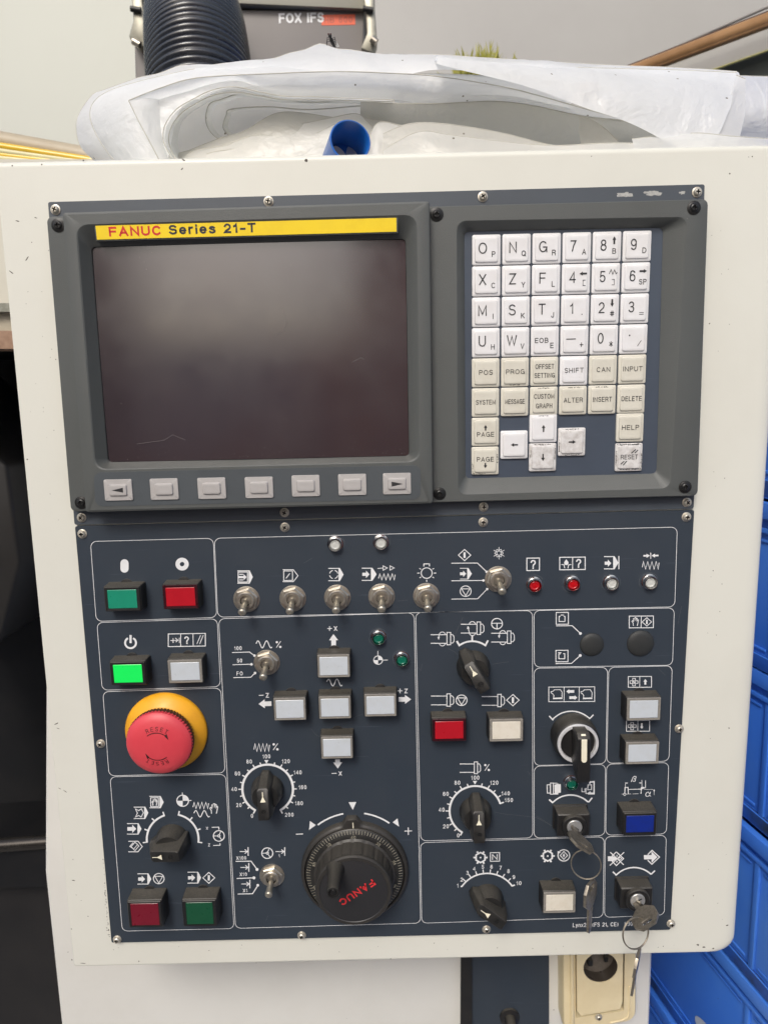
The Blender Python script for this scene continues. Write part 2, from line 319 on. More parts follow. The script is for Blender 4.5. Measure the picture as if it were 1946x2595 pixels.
def put_text(m, s, c, h, w=None, z=0., rot=0., mi=0, off=0.0, sx=.86, fitbox=False):
    """single-line lettering with centre c (mm), cap height h, optional total width w"""
    tw = {-.016: .105 if h > 5 else .135, -.012: .11, -.010: .125, -.01: .125, -.004: .145, -.002: .13}.get(off, .155 if off < .01 else .21) * h
    gap = h * (.20 if off < .01 else .13) + tw * .9
    ws = [GL[ch][0] * h * sx for ch in s]; tot = sum(ws) + gap * (len(s) - 1)
    k = 1.0
    if w: k = (w - tw) / max(.01, tot); 
    cr, sr = math.cos(rot), math.sin(rot); x = -tot * k / 2; lay = 0
    for ch, wd in zip(s, ws):
        for st in GL[ch][1]:
            cl = st[-1] == 'c'; P = [Vector((x + a * wd * k, (b - .5) * (h - tw))) for a, b in (st[:-1] if cl else st)]
            P = [p for i, p in enumerate(P) if i == 0 or (p - P[i - 1]).length > h * .004]
            if not cl:
                d0 = (P[0] - P[1]).normalized(); d1 = (P[-1] - P[-2]).normalized(); P[0] = P[0] + d0 * tw * .45; P[-1] = P[-1] + d1 * tw * .45
            Q = [Vector((c[0] + p.x * cr - p.y * sr, c[1] + p.x * sr + p.y * cr)) for p in P]
            stroke_mesh(m, Q, tw, z + .006 * (lay % 3), cl, mi); lay += 1
        x += (wd + gap) * k

class Draw:
    """flat white printing, lying on the plate; positions are photo positions inside a named crop"""
    def __init__(s, z, h=0.0): s.z = z; s.h = h; s.m = M(); s.k = 0
    def P(s, x, y): return q(s.z, x, y, s.h)
    def zz(s): s.k += 1; return s.h + .03 + .008 * s.k
    def px(s, x, y, n=1.0): return (s.P(x + 10, y) - s.P(x, y)).length / 10 * n
    def stroke(s, pts, w, closed=False, mm=False):
        if not mm: w = s.px(pts[0][0], pts[0][1], w); p = [s.P(*a).to_2d() for a in pts]
        else: p = [Vector(a[:2]) for a in pts]
        stroke_mesh(s.m, p, w, s.zz(), closed); return s
    def ln(s, x0, y0, x1, y1, w=6): return s.stroke([(x0, y0), (x1, y1)], w)
    def poly(s, pts):
        z = s.zz(); v = [(*s.P(*a).to_2d(), z) for a in pts]; s.m.add(v, [tuple(range(len(v)))]); return s
    def box(s, x0, y0, x1, y1, w=6, k=0):
        """upright box with the slight drop of the picture"""
        return s.stroke([(x0, y0), (x1, y0 + k), (x1, y1 + k), (x0, y1)], w, True)
    def disc(s, x, y, r, n=20): return s.poly([(x + r * math.cos(2 * pi * i / n), y - .97 * r * math.sin(2 * pi * i / n)) for i in range(n)])
    def arcpts(s, x, y, r, a0=0, a1=360, n=24, e=.965):
        return [(x + r * math.cos(math.radians(a0 + (a1 - a0) * i / n)), y - e * r * math.sin(math.radians(a0 + (a1 - a0) * i / n))) for i in range(n + 1)]
    def arc(s, x, y, r, a0, a1, w, n=24): return s.stroke(s.arcpts(x, y, r, a0, a1, n), w)
    def ring(s, x, y, r, w, n=28): return s.stroke(s.arcpts(x, y, r, 0, 360, n)[:-1], w, True)
    def tick(s, x, y, r0, r1, a, w):
        c, t = math.cos(math.radians(a)), math.sin(math.radians(a)); return s.ln(x + r0 * c, y - r0 * t * .965, x + r1 * c, y - r1 * t * .965, w)
    def text(s, t, x, y, h, w=None, off=-.004, rot=0, sx=.86, fitbox=False):
        u = s.px(x, y); put_text(s.m, t, s.P(x, y), h * u, w * u if w else None, s.zz(), rot, 0, off, sx, fitbox); return s
    def arrow(s, x0, y0, x1, y1, w, hw, hl):
        """filled block arrow"""
        a = Vector((x0, y0)); b = Vector((x1, y1)); d = (b - a).normalized(); n = Vector((-d.y, d.x)); c = b - d * hl
        return s.poly([a + n * w / 2, c + n * w / 2, c + n * hw / 2, b, c - n * hw / 2, c - n * w / 2, a - n * w / 2])
    def done(s, name='symbol', parent=None, mats=None, label=None):
        return build(name, s.m, mats or INK, parent or PRINT_PARENT, smooth=0, label=label)
# ================================================================ the control pendant
PEN = empty('control_pendant', (0, -260, -110))
tag(PEN, 'cream machine tool control pendant with monitor, keypad and navy panel of switches', 'control panel')

# --- sheet metal enclosure
en = M()
EF = -2.2                                     # front face of the enclosure
TL, TR, BR, BL = at(-14, 409, EF), at(1946, 365, EF), at(1862, 2414, EF), at(187, 2452, EF)
TR = Vector((BR.x + 1.0, TR.y, 0)); rad = [1.5, 9, 13, 2.0]
def corner_loop(c, rad, inset=0.0, n=6):
    out = []; c = [Vector((p[0], p[1])) for p in c]
    for i in range(4):
        p = c[i]; a = (c[i - 1] - p).normalized(); b = (c[(i + 1) % 4] - p).normalized(); r = rad[i]
        p2 = p + a * inset + b * inset; rI = max(.3, r - inset * .6)
        for k in range(n + 1):
            t = k / n * pi / 2; out.append(p2 + a * rI * (1 - math.sin(t)) + b * rI * (1 - math.cos(t)))
    return out[::-1]
RE = 5.0
C4 = (TL, TR, BR, BL)
def inset_quad(c4, l, r, t, b):
    return (Vector((c4[0][0] + l, c4[0][1] - t)), Vector((c4[1][0] - r, c4[1][1] - t)), Vector((c4[2][0] - r, c4[2][1] + b)), Vector((c4[3][0] + l, c4[3][1] + b)))
ls = []
for k in range(7):                            # soft folded front edge, wider on the right-hand side
    t = k / 6 * pi / 2; u = 1 - math.sin(t); v = 1 - math.cos(t)
    ls.append(lift(corner_loop(inset_quad(C4, .9 * v, 9.5 * v, 3.2 * v, 1.6 * v), rad), EF - 3.4 * u))
ls.insert(0, lift(corner_loop(C4, rad), EF - 96))
ls.append(lift(corner_loop(inset_quad(C4, 1.2, 10.5, 4, 2.4), rad), EF))
en.loops(ls, cap0=True, cap1=True)
build('enclosure', en, CREAM, PEN, smooth=40)

# --- the two plates
UP = M(); u4 = rr([at(122, 512), at(1785, 467), at(1757, 1289), at(189.5, 1330)], 1.2, 2)
UP.loops([lift(u4, -2.1), lift(u4, -.2), lift([p * .9996 for p in u4], 0)], cap0=True, cap1=True)
UPO = build('mounting_plate', UP, PLATE, PEN, smooth=20)
lo = M(); l4 = rr([at(190.5, 1333.5), at(1758.5, 1292.5), at(1698, 2356), at(283, 2389)], 1.2, 2)
lo.loops([lift(l4, -2.1), lift(l4, -.2), lift([Vector((p.x * .9992, p.y)) for p in l4], 0)], cap0=True, cap1=True)
LOO = build('operator_plate', lo, NAVY, PEN, smooth=20)
PRINT_PARENT = LOO
# chipped paint on the upper plate
ch = M()
for cx, cy, sx, sy, sd in ((1040, 842, 46, 14, 1), (1160, 836, 54, 15, 2), (1286, 833, 18, 9, 3)):
    P = []
    for i in range(26):
        a = 2 * pi * i / 26; k = .72 + .5 * noise.noise(Vector((math.cos(a) * 2, math.sin(a) * 2, sd * 7)))
        P.append((*q('b2', cx + sx * math.cos(a) * k, cy + sy * math.sin(a) * k).to_2d(), .05 + sd * .01))
    ch.add(P, [tuple(range(26))])
build('bare_paint_patch', ch, mat('bare_metal_patch', (.42, .42, .40), .5, col2=(.2, .2, .2), scale=400, amount=.9), UPO, smooth=0)

# --- screws (one shared mesh, cross recess modelled)
def screw_mesh(r, hgt, ms, nm):
    m = M(); n = 32; cw = .19; L = .62
    m.lathe([(r * 1.32, 0), (r * 1.32, .35), (r * 1.25, .5), (r * 1.0, .5)], n, cap0=False, cap1=False)
    m.lathe([(r, .4), (r, hgt * .5), (r * .86, hgt * .82), (r * .62, hgt)], n, cap0=False, cap1=False)
    # cross shaped opening, walls and floor
    c = [(cw, cw), (cw, L), (-cw, L), (-cw, cw), (-L, cw), (-L, -cw), (-cw, -cw), (-cw, -L), (cw, -L), (cw, -cw), (L, -cw), (L, cw)]
    c = [(x * r * .98, y * r * .98) for x, y in c]
    angs = [math.atan2(y, x) % (2 * pi) for x, y in c]
    ring = [(r * .62 * math.cos(a), r * .62 * math.sin(a), hgt) for a in angs]
    order = sorted(range(12), key=lambda i: angs[i])
    A_ = [ring[i] for i in order]; B_ = [(c[i][0] * .97, c[i][1] * .97, hgt * 1.0) for i in order]; C_ = [(c[i][0] * .6, c[i][1] * .6, hgt * .25) for i in order]
    m.loops([A_, B_]); m.loops([B_, C_], mi=1, cap1=True)
    m.lathe([(r * .64, hgt * .985), (r * .60, hgt * .99)], n, cap0=False, cap1=False)
    return mesh(m, ms, nm, smooth=50)
SM = screw_mesh(2.35, 2.3, [SCREW, DARK], 'screw')
SMB = screw_mesh(2.6, 1.4, [BSCREW, DARK], 'black_screw')
def screw(me, z, x, y, h, parent, label=None, rot=0):
    p = q(z, x, y, h + 1.6); p.z = h
    o = link('screw', me, parent, p); o.rotation_euler = (0, rot, 0)
    if label: o['label'] = label
    return o
for k, (z, x, y) in enumerate([('u3', 330, 190), ('u5', 190, 140), ('u5', 1478, 112), ('b2', 1355, 828), ('u4', 487, 978), ('z8', 360, 44), ('z8', 1492, 12), ('f', 1485, 1086)]):
    screw(SM, z, x, y, 0, PEN, rot=random.random() * 1.5)
for k, (z, x, y) in enumerate([('u4', 491, 1076), ('z8', 362, 128), ('z8', 1490, 99), ('a5', 1560, 78), ('z4', 237, 852), ('a3', 1440, 1240), ('z5', 370, 1290), ('z7', 627, 1272), ('a6', 433, 580), ('a6', 1482, 547)]):
    screw(SM, z, x, y, 0, PEN, rot=random.random() * 1.5)

# --- flange of the display and keypad unit
FH = 8.0; BH = 18.0; RC = 4
def qs(h, *pts): return [q(z, x, y, h) for z, x, y in pts]
fo = qs(FH, ('u3', 276, 232), ('f', 1531, 429), ('f', 1508, 1072), ('u4', 423, 942))
mo = qs(FH, ('m1', 20, 28), ('f', 1484, 468), ('m2', 1650, 1078), ('m2', 30, 1128))
mi_ = qs(.8, ('m1', 78, 112), ('f', 1431, 492), ('m2', 1545, 965), ('m2', 88, 1002))
bz = M(); fo_ = rr(fo, 3.5, RC); fi_ = rr(fo, 3.5, RC)
ctr = sum((Vector((p[0], p[1])) for p in fo), Vector((0, 0))) / 4
ins = lambda pts, d: [p + (ctr - p).normalized() * d for p in pts]
MO = rr(mo, 5.5, RC); MI = rr(mi_, 3.0, RC)
bz.loops([lift(fo_, 0.05), lift(fo_, FH - 1.6), lift(ins(fo_, .5), FH - .5), lift(ins(fo_, 1.6), FH), lift(MO, FH)])
mc = sum(MO, Vector((0, 0))) / len(MO)
MO2 = [p + (mc - p).normalized() * .8 for p in MO]
bz.loops([lift(MO, FH), lift(MO2, FH - .35), lift(MI, 1.2), lift(MI, .3)])
KU = build('keypad_bezel', bz, BEZEL, PEN, smooth=30)
kp = M(); k4 = rr(mi_, 3.0, 3); kp.loops([lift(k4, .3), lift(k4, .9)], cap0=True, cap1=True)
KP = build('keypad', kp, KPAN, PEN, smooth=20)

# embossed maker's name in the lower chamfer
em = Draw('m2', 3.2)
em2 = M(); c0 = q('m2', 1390, 1036, 4.6)
put_text(em2, 'FANUC', c0, 3.0, 16.5, 0, 0, 0, .012)
tilt = math.atan2(FH - .8, (q('m2', 1390, 980, 1).y - q('m2', 1390, 1095, FH).y))
for i, p in enumerate(em2.v):
    dy = p.y - c0.y; em2.v[i] = Vector((p.x, c0.y + dy * math.cos(tilt), 5.0 - dy * math.sin(tilt)))
build('embossed_lettering', em2, mat('embossed_grey', (.06, .066, .062), .5), KU, smooth=0)

# --- monitor body
body_o = qs(BH, ('u3', 372, 207), ('u5', 1158, 137), ('u6', 1179, 893), ('u4', 513, 946))
so_ = qs(BH, ('u3', 455, 283), ('u5', 1082, 222), ('u6', 1101, 642), ('u4', 568, 692))
si_ = qs(9.6, ('u3', 549, 416), ('u5', 1015, 368), ('u6', 1036, 606), ('u4', 650, 644))
BO = rr(body_o, 1.6, RC); SO = rr(so_, 7, RC); SI = rr(si_, 2.5, RC)
ctr = sum(BO, Vector((0, 0))) / len(BO)
sc = sum(SO, Vector((0, 0))) / len(SO)
SO2 = [p + (sc - p).normalized() * 1.0 for p in SO]
bd = M(); bd.loops([lift(BO, FH - .5), lift(BO, BH - 2.4), lift(ins(BO, .5), BH - .7), lift(ins(BO, 2.4), BH), lift(SO, BH), lift(SO2, BH - .5), lift(SI, 9.7), lift(SI, 8.1)])
MB = build('monitor_housing', bd, BEZEL, PEN, smooth=24)
# black gasket and bulging glass
gk = M(); gk.loops([lift(rr(si_, 2.5, RC), 8.1), lift(rr(si_, 2.5, RC), 8.3)], cap0=True, cap1=True)
build('gasket', gk, BLACK, MB, smooth=0)
gl = M(); NX, NY = 36, 26; g = [Vector((p[0], p[1])) for p in si_]
gc = sum(g, Vector((0, 0))) / 4; g = [p + (gc - p).normalized() * .4 for p in g]
vs = []
for j in range(NY + 1):
    for i in range(NX + 1):
        a, b = i / NX, j / NY; p = (g[0] * (1 - a) + g[1] * a) * (1 - b) + (g[3] * (1 - a) + g[2] * a) * b
        r2 = (2 * a - 1) ** 2 * 1.0 + (2 * b - 1) ** 2 * .65
        vs.append((p.x, p.y, 10.8 - 1.42 * r2))
gl.add(vs, [(j * (NX + 1) + i, (j + 1) * (NX + 1) + i, (j + 1) * (NX + 1) + i + 1, j * (NX + 1) + i + 1) for j in range(NY) for i in range(NX)])
SCR = build('screen', gl, GLASS, MB, smooth=60, label='dark slightly bulging monitor glass, switched off')

dm = M(); rd_ = random.Random(9); gz = lambda a, b: 10.8 - 1.42 * ((2 * a - 1) ** 2 + (2 * b - 1) ** 2 * .65) + .1
def gp_(a, b): return ((g[0] * (1 - a) + g[1] * a) * (1 - b) + (g[3] * (1 - a) + g[2] * a) * b)
for i in range(170):
    a, b = rd_.uniform(.01, .99), rd_.uniform(.01, .99) if i < 90 else 1 - abs(rd_.gauss(0, .03)) - .008
    b = min(.992, max(.01, b)); c_ = gp_(a, b); r_ = rd_.uniform(.08, .24) * (1.5 if i % 17 == 0 else 1)
    dm.add([(c_.x + r_ * math.cos(k * pi / 3), c_.y + r_ * rd_.uniform(.5, 1) * math.sin(k * pi / 3), gz(a, b)) for k in range(6)], [tuple(range(6))])
for pts in ([(.10, .915), (.19, .90), (.22, .875), (.26, .90)], [(.60, .30), (.615, .36), (.60, .40), (.575, .42)], [(.82, .55), (.85, .53), (.86, .54)]):
    stroke_mesh(dm, [gp_(*k_).to_2d() for k_ in pts],   .16, gz(pts[1][0], pts[1][1]) + .15)
build('dust', dm, mat('screen_dust', (.17, .15, .145), .7), SCR.parent, smooth=0)['kind'] = 'stuff'

# name strip, lying on the sloping top wall of the recess
st = M()
A4 = [q('u3', 580, 291, 16.2), q('u5', 958, 243, 16.2), q('u5', 959, 326, 15.4), q('u3', 589, 374, 15.4)]
nrm = (A4[1] - A4[0]).cross(A4[3] - A4[0]).normalized()
if nrm.z < 0: nrm = -nrm
e1 = (A4[1] - A4[0]).normalized(); e2 = (A4[0] - A4[3]).normalized(); cS = sum(A4, Vector()) / 4
def slab(c4, up, lo_, hi_, e=0):
    c = sum(c4, Vector()) / 4
    o = [p + (e1 * (1 if (p - c).dot(e1) > 0 else -1) + e2 * (1 if (p - c).dot(e2) > 0 else -1)) * e for p in c4]
    return [[p + up * lo_ for p in o][::-1], [p + up * hi_ for p in o][::-1]]
fr = M(); fr.loops(slab(A4, nrm, -5.5, .9, .9), cap0=True, cap1=True)
NS = build('name_strip', fr, BEZEL, MB, bevel=.3)
yl = M(); yl.loops(slab(A4, nrm, .5, 1.25, 0), cap0=True, cap1=True)
build('yellow_label', yl, YEL, NS, smooth=0)
def on_strip(mm, txt, cpx, hmm, wmm, off):
    t = M(); put_text(t, txt, (0, 0), hmm, wmm, 0, 0, 0, off)
    d = ray(*cpx); P0 = cS + nrm * 1.32; tt = (P0 - CAM).dot(nrm) / d.dot(nrm); c = CAM + d * tt
    mm.add([c + e1 * p.x + e2 * p.y for p in t.v], t.f)
t1 = M(); on_strip(t1, 'FANUC', (343.0, 585.5), 5.4, 31.0, .018); build('red_lettering', t1, REDINK, NS, smooth=0)
t2 = M(); on_strip(t2, 'Series 21-T', (538.5, 579.5), 5.4, 51.5, .022); build('dark_lettering', t2, NAVINK, NS, smooth=0)

# soft key film and its seven keys
sk4 = [q('u4', 566, 704, BH), q('u6', 1104, 661, BH), q('u6', 1103, 866, BH), q('u4', 576, 908, BH)]
sp = M(); s4 = rr(sk4, 4.5, 5); sp.loops([lift(s4, BH - .5), lift(s4, BH + .25)], cap0=True, cap1=True)
SKP = build('softkey_panel', sp, SKPAN, MB, smooth=20)
def keycap(w, h, hb, ht, r, inset, tilt=0):
    m = M(); a = rr(rect(0, 0, w, h), r, 3); a2 = rr(rect(0, 0, w - .3, h - .3), r, 3)
    b = rr(rect(0, 0, w - 2 * inset, h - 2 * inset), r * 1.3, 3); c = rr(rect(0, 0, w - 2 * inset - 1.0, h - 2 * inset - 1.0), r * 1.1, 3)
    d = rr(rect(0, 0, w - 2 * inset - 4.5, h - 2 * inset - 4.5), r, 3)
    m.loops([lift(a, 0), lift(a, hb - .15), lift(a2, hb), lift(b, hb + .12), lift(c, ht - .1), lift(rr(rect(0, 0, w - 2 * inset - 1.5, h - 2 * inset - 1.5), r, 3), ht), lift(d, ht - .12)], cap0=True, cap1=True)
    return m
for k, (z, x, y) in enumerate([('u4', 712, 810), ('u4', 988, 805), ('u4', 1273, 800), ('u4', 1557, 795), ('u6', 415, 785), ('u6', 694, 778), ('u6', 962, 772)]):
    m = keycap(17.4, 13.3, .9, 2.2, .9, 2.9)
    if k in (0, 6):
        s_ = -1 if k == 0 else 1
        m.add([(-3.4 * s_, 1.5, 2.25), (3.6 * s_, 0, 2.25), (-3.4 * s_, -1.5, 2.25)], [(0, 1, 2)], 1)
    p = q(z, x, y, BH + 1); p.z = BH + .2
    o = link('soft_key', mesh(m, [SKEY, BINK], 'soft_key'), MB, p)
    if k in (0, 6): o['label'] = 'grey soft key with a black arrow pointing ' + ('left' if k == 0 else 'right')

# black screws of the flange
for z, x, y in (('u3', 352, 287), ('u5', 1200, 222), ('f', 1498, 449), ('u4', 490, 886), ('u6', 1217, 832), ('f', 1479, 1052)):
    p = q(z, x, y, FH); cup = M(); cup.lathe([(4.1, -.2), (4.1, .3), (3.5, .45), (3.3, .06), (0.05, .06)], 28, cap0=False, cap1=False, mis=[0, 0, 1, 1])
    o = link('screw', mesh(cup, [BSCREW, DARK], 'screw_cup'), KU, p)
    link('screw', SMB, KU, p + Vector((0, 0, .1)))['label'] = 'black cross-head screw in its well'
for o in [o for o in KU.children if o.data.name.startswith('screw_cup')]: o.name = 'screw_well'

# --- keypad keys on a regular grid
kTL, kTR, kBL = q('m1', 249, 250, 3), q('m1', 1400, 221, 3), q('m2', 239, 868, 3)
ex = (kTR - kTL) / 5; ey = (kBL - kTL) / 7
KH = .9
def key(r, c, mat_, parts, sz=(17.3, 17.9), label=None, dx=0, dy=0, gr=()):
    m = keycap(sz[0], sz[1], 1.5, 2.55, 1.0, 1.35)
    for pt in parts:
        if callable(pt): pt(m); continue
        s_, x, y, h = pt[:4]; w = pt[4] if len(pt) > 4 else None; off = pt[5] if len(pt) > 5 else -.016
        put_text(m, s_, (x, y), h, w, 2.62, 0, 1, off, .92)
    for gx, gy, gw, gh in gr:                    # grime trapped along the edge of the cap
        for t in range(int(max(gw, gh) * 1.1) + 1):
            u = (t + random.random()) / (int(max(gw, gh) * 1.1) + 1) - .5; x = gx + (u * gw if gw > gh else random.uniform(-.5, .5) * gw); y = gy + (u * gh if gh >= gw else random.uniform(-.5, .5) * gh)
            a_, b_ = random.uniform(.25, .75), random.uniform(.12, .3); a_, b_ = (a_, b_) if gw > gh else (b_, a_)
            m.add([(x + a_ * math.cos(k * pi / 3) * random.uniform(.7, 1.2), y + b_ * math.sin(k * pi / 3) * random.uniform(.7, 1.2), (2.64 if abs(x) < 7.0 and abs(y) < 7.3 else 1.72) + t * .004) for k in range(6)], [tuple(range(6))], 1)
    p = kTL + ex * (c + dx) + ey * (r + dy); p.z = KH
    o = link('key', mesh(m, [mat_, BINK], 'key'), KP, p)
    o['label'] = label
    return o
def barrow(x, y, dx, dy, L=4.6, w=1.1, hw=2.3, hl=2.0):
    def f(m):
        d = Vector((dx, dy)); n = Vector((-dy, dx)); a = Vector((x, y)) - d * L / 2; b = a + d * L; c = b - d * hl
        P = [a + n * w / 2, a - n * w / 2, c - n * w / 2, c - n * hw / 2, b, c + n * hw / 2, c + n * w / 2]
        m.add([(p.x, p.y, 2.63) for p in P], [tuple(range(7))], 1)
    return f
def bstroke(pts, w=.38):
    def f(m):
        d = Draw('p'); d.stroke(pts, w, mm=True); m.add([(v.x, v.y, 2.635) for v in d.m.v], d.m.f, 1)
    return f
BIG, SML = 6.6, 3.3
main = [[('O', 'P'), ('N', 'Q'), ('G', 'R'), ('7', 'A'), ('8', 'B'), ('9', 'D')],
        [('X', 'C'), ('Z', 'Y'), ('F', 'L'), ('4', '['), ('5', ']'), ('6', 'SP')],
        [('M', 'I'), ('S', 'K'), ('T', 'J'), ('1', ','), ('2', '#'), ('3', '=')],
        [('U', 'H'), ('W', 'V'), ('EOB', 'E'), ('-', '+'), ('0', '*'), ('.', '/')]]
for r in range(4):
    for c in range(6):
        a, b = main[r][c]; P = []
        if a == 'EOB': P += [(a, -2.3, .5, 3.1, 8.4)]
        elif a == '-': P += [bstroke([(-5.4, .9), (.6, .9)], .5)]
        elif a == '.': P += [barrow(-2.8, 2.2, 1, 0, .9, .9, .9, .1)]
        else: P += [(a, -2.4, .9, BIG, None)]
        if b == '=': P += [bstroke([(2.6, -2.6), (5.4, -2.6)], .3), bstroke([(2.6, -3.7), (5.4, -3.7)], .3)]
        elif b == '[': P += [bstroke([(5.6, -.9), (4.1, -.9), (4.1, -4.1), (5.6, -4.1)], .32)]
        elif b == ']': P += [bstroke([(3.4, -.9), (4.9, -.9), (4.9, -4.1), (3.4, -4.1)], .32)]
        elif b == '/': P += [bstroke([(2.2, -4.4), (4.6, -1.0)], .35)]
        elif b == ',': P += [bstroke([(3.9, -3.2), (4.0, -2.5)], .5)]
        else: P += [(b, 4.2 if b != 'SP' else 4.0, -2.7, SML, 4.6 if b == 'SP' else None)]
        if a == '8': P += [barrow(4.1, 3.6, 0, 1)]
        if a == '2': P += [barrow(4.1, 3.6, 0, -1)]
        if a == '4': P += [barrow(4.1, 3.0, -1, 0)]
        if a == '6': P += [barrow(4.1, 3.6, 1, 0)]
        if a == '5': P += [bstroke([(1.6, 2.4), (2.7, 4.9), (3.8, 2.2), (4.9, 4.7), (5.9, 2.4), (6.6, 3.2)], .42)]
        words = {'-': 'minus over plus', '.': 'point over slash', '1': '1 over comma', '3': '3 over equals'}.get(a, a + ' over ' + {'[': 'open bracket', ']': 'close bracket', '#': 'hash', '*': 'star'}.get(b, b))
        key(r, c, KEYW, P, label='white key marked ' + words)
def word(t, y=0.2, h=3.0, w=None): return (t, 0, y, h, w or min(13.4, 2.25 * len(t)), -.010)
key(4, 0, KEYB, [word('POS', w=8.6)], label='beige key marked POS')
key(4, 1, KEYB, [word('PROG', w=11.8)], label='beige key marked PROG', gr=[(0, -7.9, 7, .3)])
key(4, 2, KEYB, [word('OFFSET', 3, 3, 11.8), word('SETTING', -2.5, 3, 12.8)], label='beige key marked OFFSET SETTING')
key(4, 3, KEYW, [word('SHIFT', w=12)], label='white key marked SHIFT')
key(4, 4, KEYB, [word('CAN', w=8.6)], label='beige key marked CAN')
key(4, 5, KEYB, [word('INPUT', w=12.2)], label='beige key marked INPUT')
key(5, 0, KEYB, [word('SYSTEM', w=12.4)], label='beige key marked SYSTEM')
key(5, 1, KEYB, [word('MESSAGE', w=12.4)], label='beige key marked MESSAGE')
key(5, 2, KEYB, [word('CUSTOM', 3, 3, 12.8), word('GRAPH', -3, 3, 10.4)], label='beige key marked CUSTOM GRAPH', gr=[(0, 8.1, 7, .4)])
key(5, 3, KEYB, [word('ALTER', w=12)], label='beige key marked ALTER', gr=[(1, 8.0, 9, .4)])
key(5, 4, KEYB, [word('INSERT', w=12)], label='beige key marked INSERT', gr=[(0, 8.0, 8, .4)])
key(5, 5, KEYB, [word('DELETE', w=12.8)], label='beige key marked DELETE')
key(6, 0, KEYB, [word('PAGE', -1.6, 3, 11), barrow(0, 2.6, 0, 1, 3.6, .9, 2.2, 1.8)], label='beige key marked PAGE with an up arrow')
key(7, 0, KEYB, [word('PAGE', 1.0, 3, 11), barrow(0, -3.0, 0, -1, 3.4, .9, 2.2, 1.8)], label='beige grimy key marked PAGE with a down arrow', gr=[(-7.9, -5, .6, 7), (-4, -8.2, 8, .6), (7.9, 1, .5, 6)])
key(5.93, 2, KEYW, [barrow(0, 0, 0, 1, 4.6, .9, 2.4, 2)], label='white key with an up arrow', gr=[(0, 8.0, 7, .3)])
key(6.93, 2, KEYD, [barrow(0, 0, 0, -1, 4.6, .9, 2.4, 2)], label='grimy white key with a down arrow', gr=[(0, 8.2, 10, .4), (7.8, 2, .4, 8), (-7.8, 2, .4, 5)])
key(6.47, 1, KEYW, [barrow(0, 0, -1, 0, 4.6, .9, 2.4, 2)], label='white key with an arrow to the left')
key(6.42, 3, KEYD, [barrow(0, 0, 1, 0, 4.6, .9, 2.4, 2)], label='grimy white key with an arrow to the right', gr=[(0, 8.1, 8, .4), (-7.9, -3, .5, 6), (0, -8.2, 9, .5)])
key(5.98, 5, KEYB, [word('HELP', w=11)], label='beige key marked HELP')
key(7.0, 5, KEYD, [word('RESET', w=11), bstroke([(1.2, 2.6), (4.0, 5.0)], .6), bstroke([(3.4, 2.6), (5.4, 4.6)], .6), bstroke([(-5.4, -4.4), (-3.2, -2.4)], .6), bstroke([(-3.8, -5.0), (-1.6, -2.4)], .6)], label='very dirty white key marked RESET', gr=[(0, 8.3, 15, .7), (0, 8.0, 12, .5), (8.1, -3, .6, 11), (-8.0, -1, .5, 10), (1, -7.8, 13, .6)])
# ================================================================ printing on the navy plate
def border(pts):
    d = Draw('p'); c = [q(z, x, y) for z, x, y in pts]
    d.stroke(rr(c, 4.0, 5), .34, closed=True, mm=True); d.done('border_line')
for b in [[('z3', 160, 294), ('z3', 1152, 268), ('z3', 1180, 908), ('z3', 207, 940)],
          [('z3', 1160, 268), ('a5', 1496, 140), ('a5', 1480, 648), ('z3', 1188, 906)],
          [('z3', 212, 950), ('z3', 1184, 919), ('z4', 1210, 383), ('z4', 255, 412)],
          [('z4', 260, 424), ('z4', 1213, 394), ('z4', 1247, 1080), ('z4', 310, 1104)],
          [('z4', 318, 1112), ('z4', 1252, 1092), ('z5', 1319, 1190), ('z5', 417, 1211)],
          [('z3', 1195, 919), ('z6', 1503, 40), ('z7', 1553, 1165), ('z7', 115, 1206)],
          [('a1', 49, 46), ('a1', 1164, 27), ('a2', 1166, 917), ('a2', 98, 946)],
          [('a3', 47, 102), ('a3', 1387, 77), ('a3', 1369, 625), ('a3', 50, 644)],
          [('a3', 48, 653), ('a3', 750, 645), ('a4', 733, 208), ('a4', 50, 226)],
          [('a3', 761, 645), ('a3', 1367, 630), ('a4', 1335, 183), ('a4', 742, 206)],
          [('a4', 49, 233), ('a4', 729, 214), ('a4', 722, 895), ('a4', 48, 919)],
          [('a4', 740, 213), ('a4', 1333, 197), ('a4', 1311, 879), ('a4', 732, 891)],
          [('a2', 95, 963), ('a4', 717, 907), ('a6', 1092, 503), ('a6', 64, 537)],
          [('a4', 727, 905), ('a4', 1310, 892), ('a6', 1440, 490), ('a6', 1101, 504)]]:
    border(b)

def prog(d, x0, y0, x1, y1, tip, w=7, fill=True, skew=0):
    """tape symbol: two rules closed by a pointed end; tip = x where the point begins"""
    ym = (y0 + y1) / 2; t = w / 2
    d.ln(x0, y0 + t, tip + 1, y0 + t, w); d.ln(x0, y1 - t, tip + 1, y1 - t, w)
    if fill: d.poly([(tip, y0), (tip + (x1 - tip) * .25, y0), (x1, ym), (tip + (x1 - tip) * .25, y1), (tip, y1)])
    else: d.stroke([(tip, y0 + t), (x1, ym), (tip, y1 - t)], w)
def diamond(d, x, y, rx, ry, w=7, bar=True):
    d.stroke([(x, y - ry), (x + rx, y), (x, y + ry), (x - rx, y)], w, True)
    if bar: d.poly([(x - rx * .17, y - ry * .5), (x + rx * .17, y - ry * .5), (x + rx * .17, y + ry * .5), (x - rx * .17, y + ry * .5)])
def circtri(d, x, y, r, w=7):
    d.ring(x, y, r, w); k = r * .86
    d.stroke([(x - k * .86, y - k * .5), (x + k * .86, y - k * .5), (x, y + k * .98)], w * .9, True)
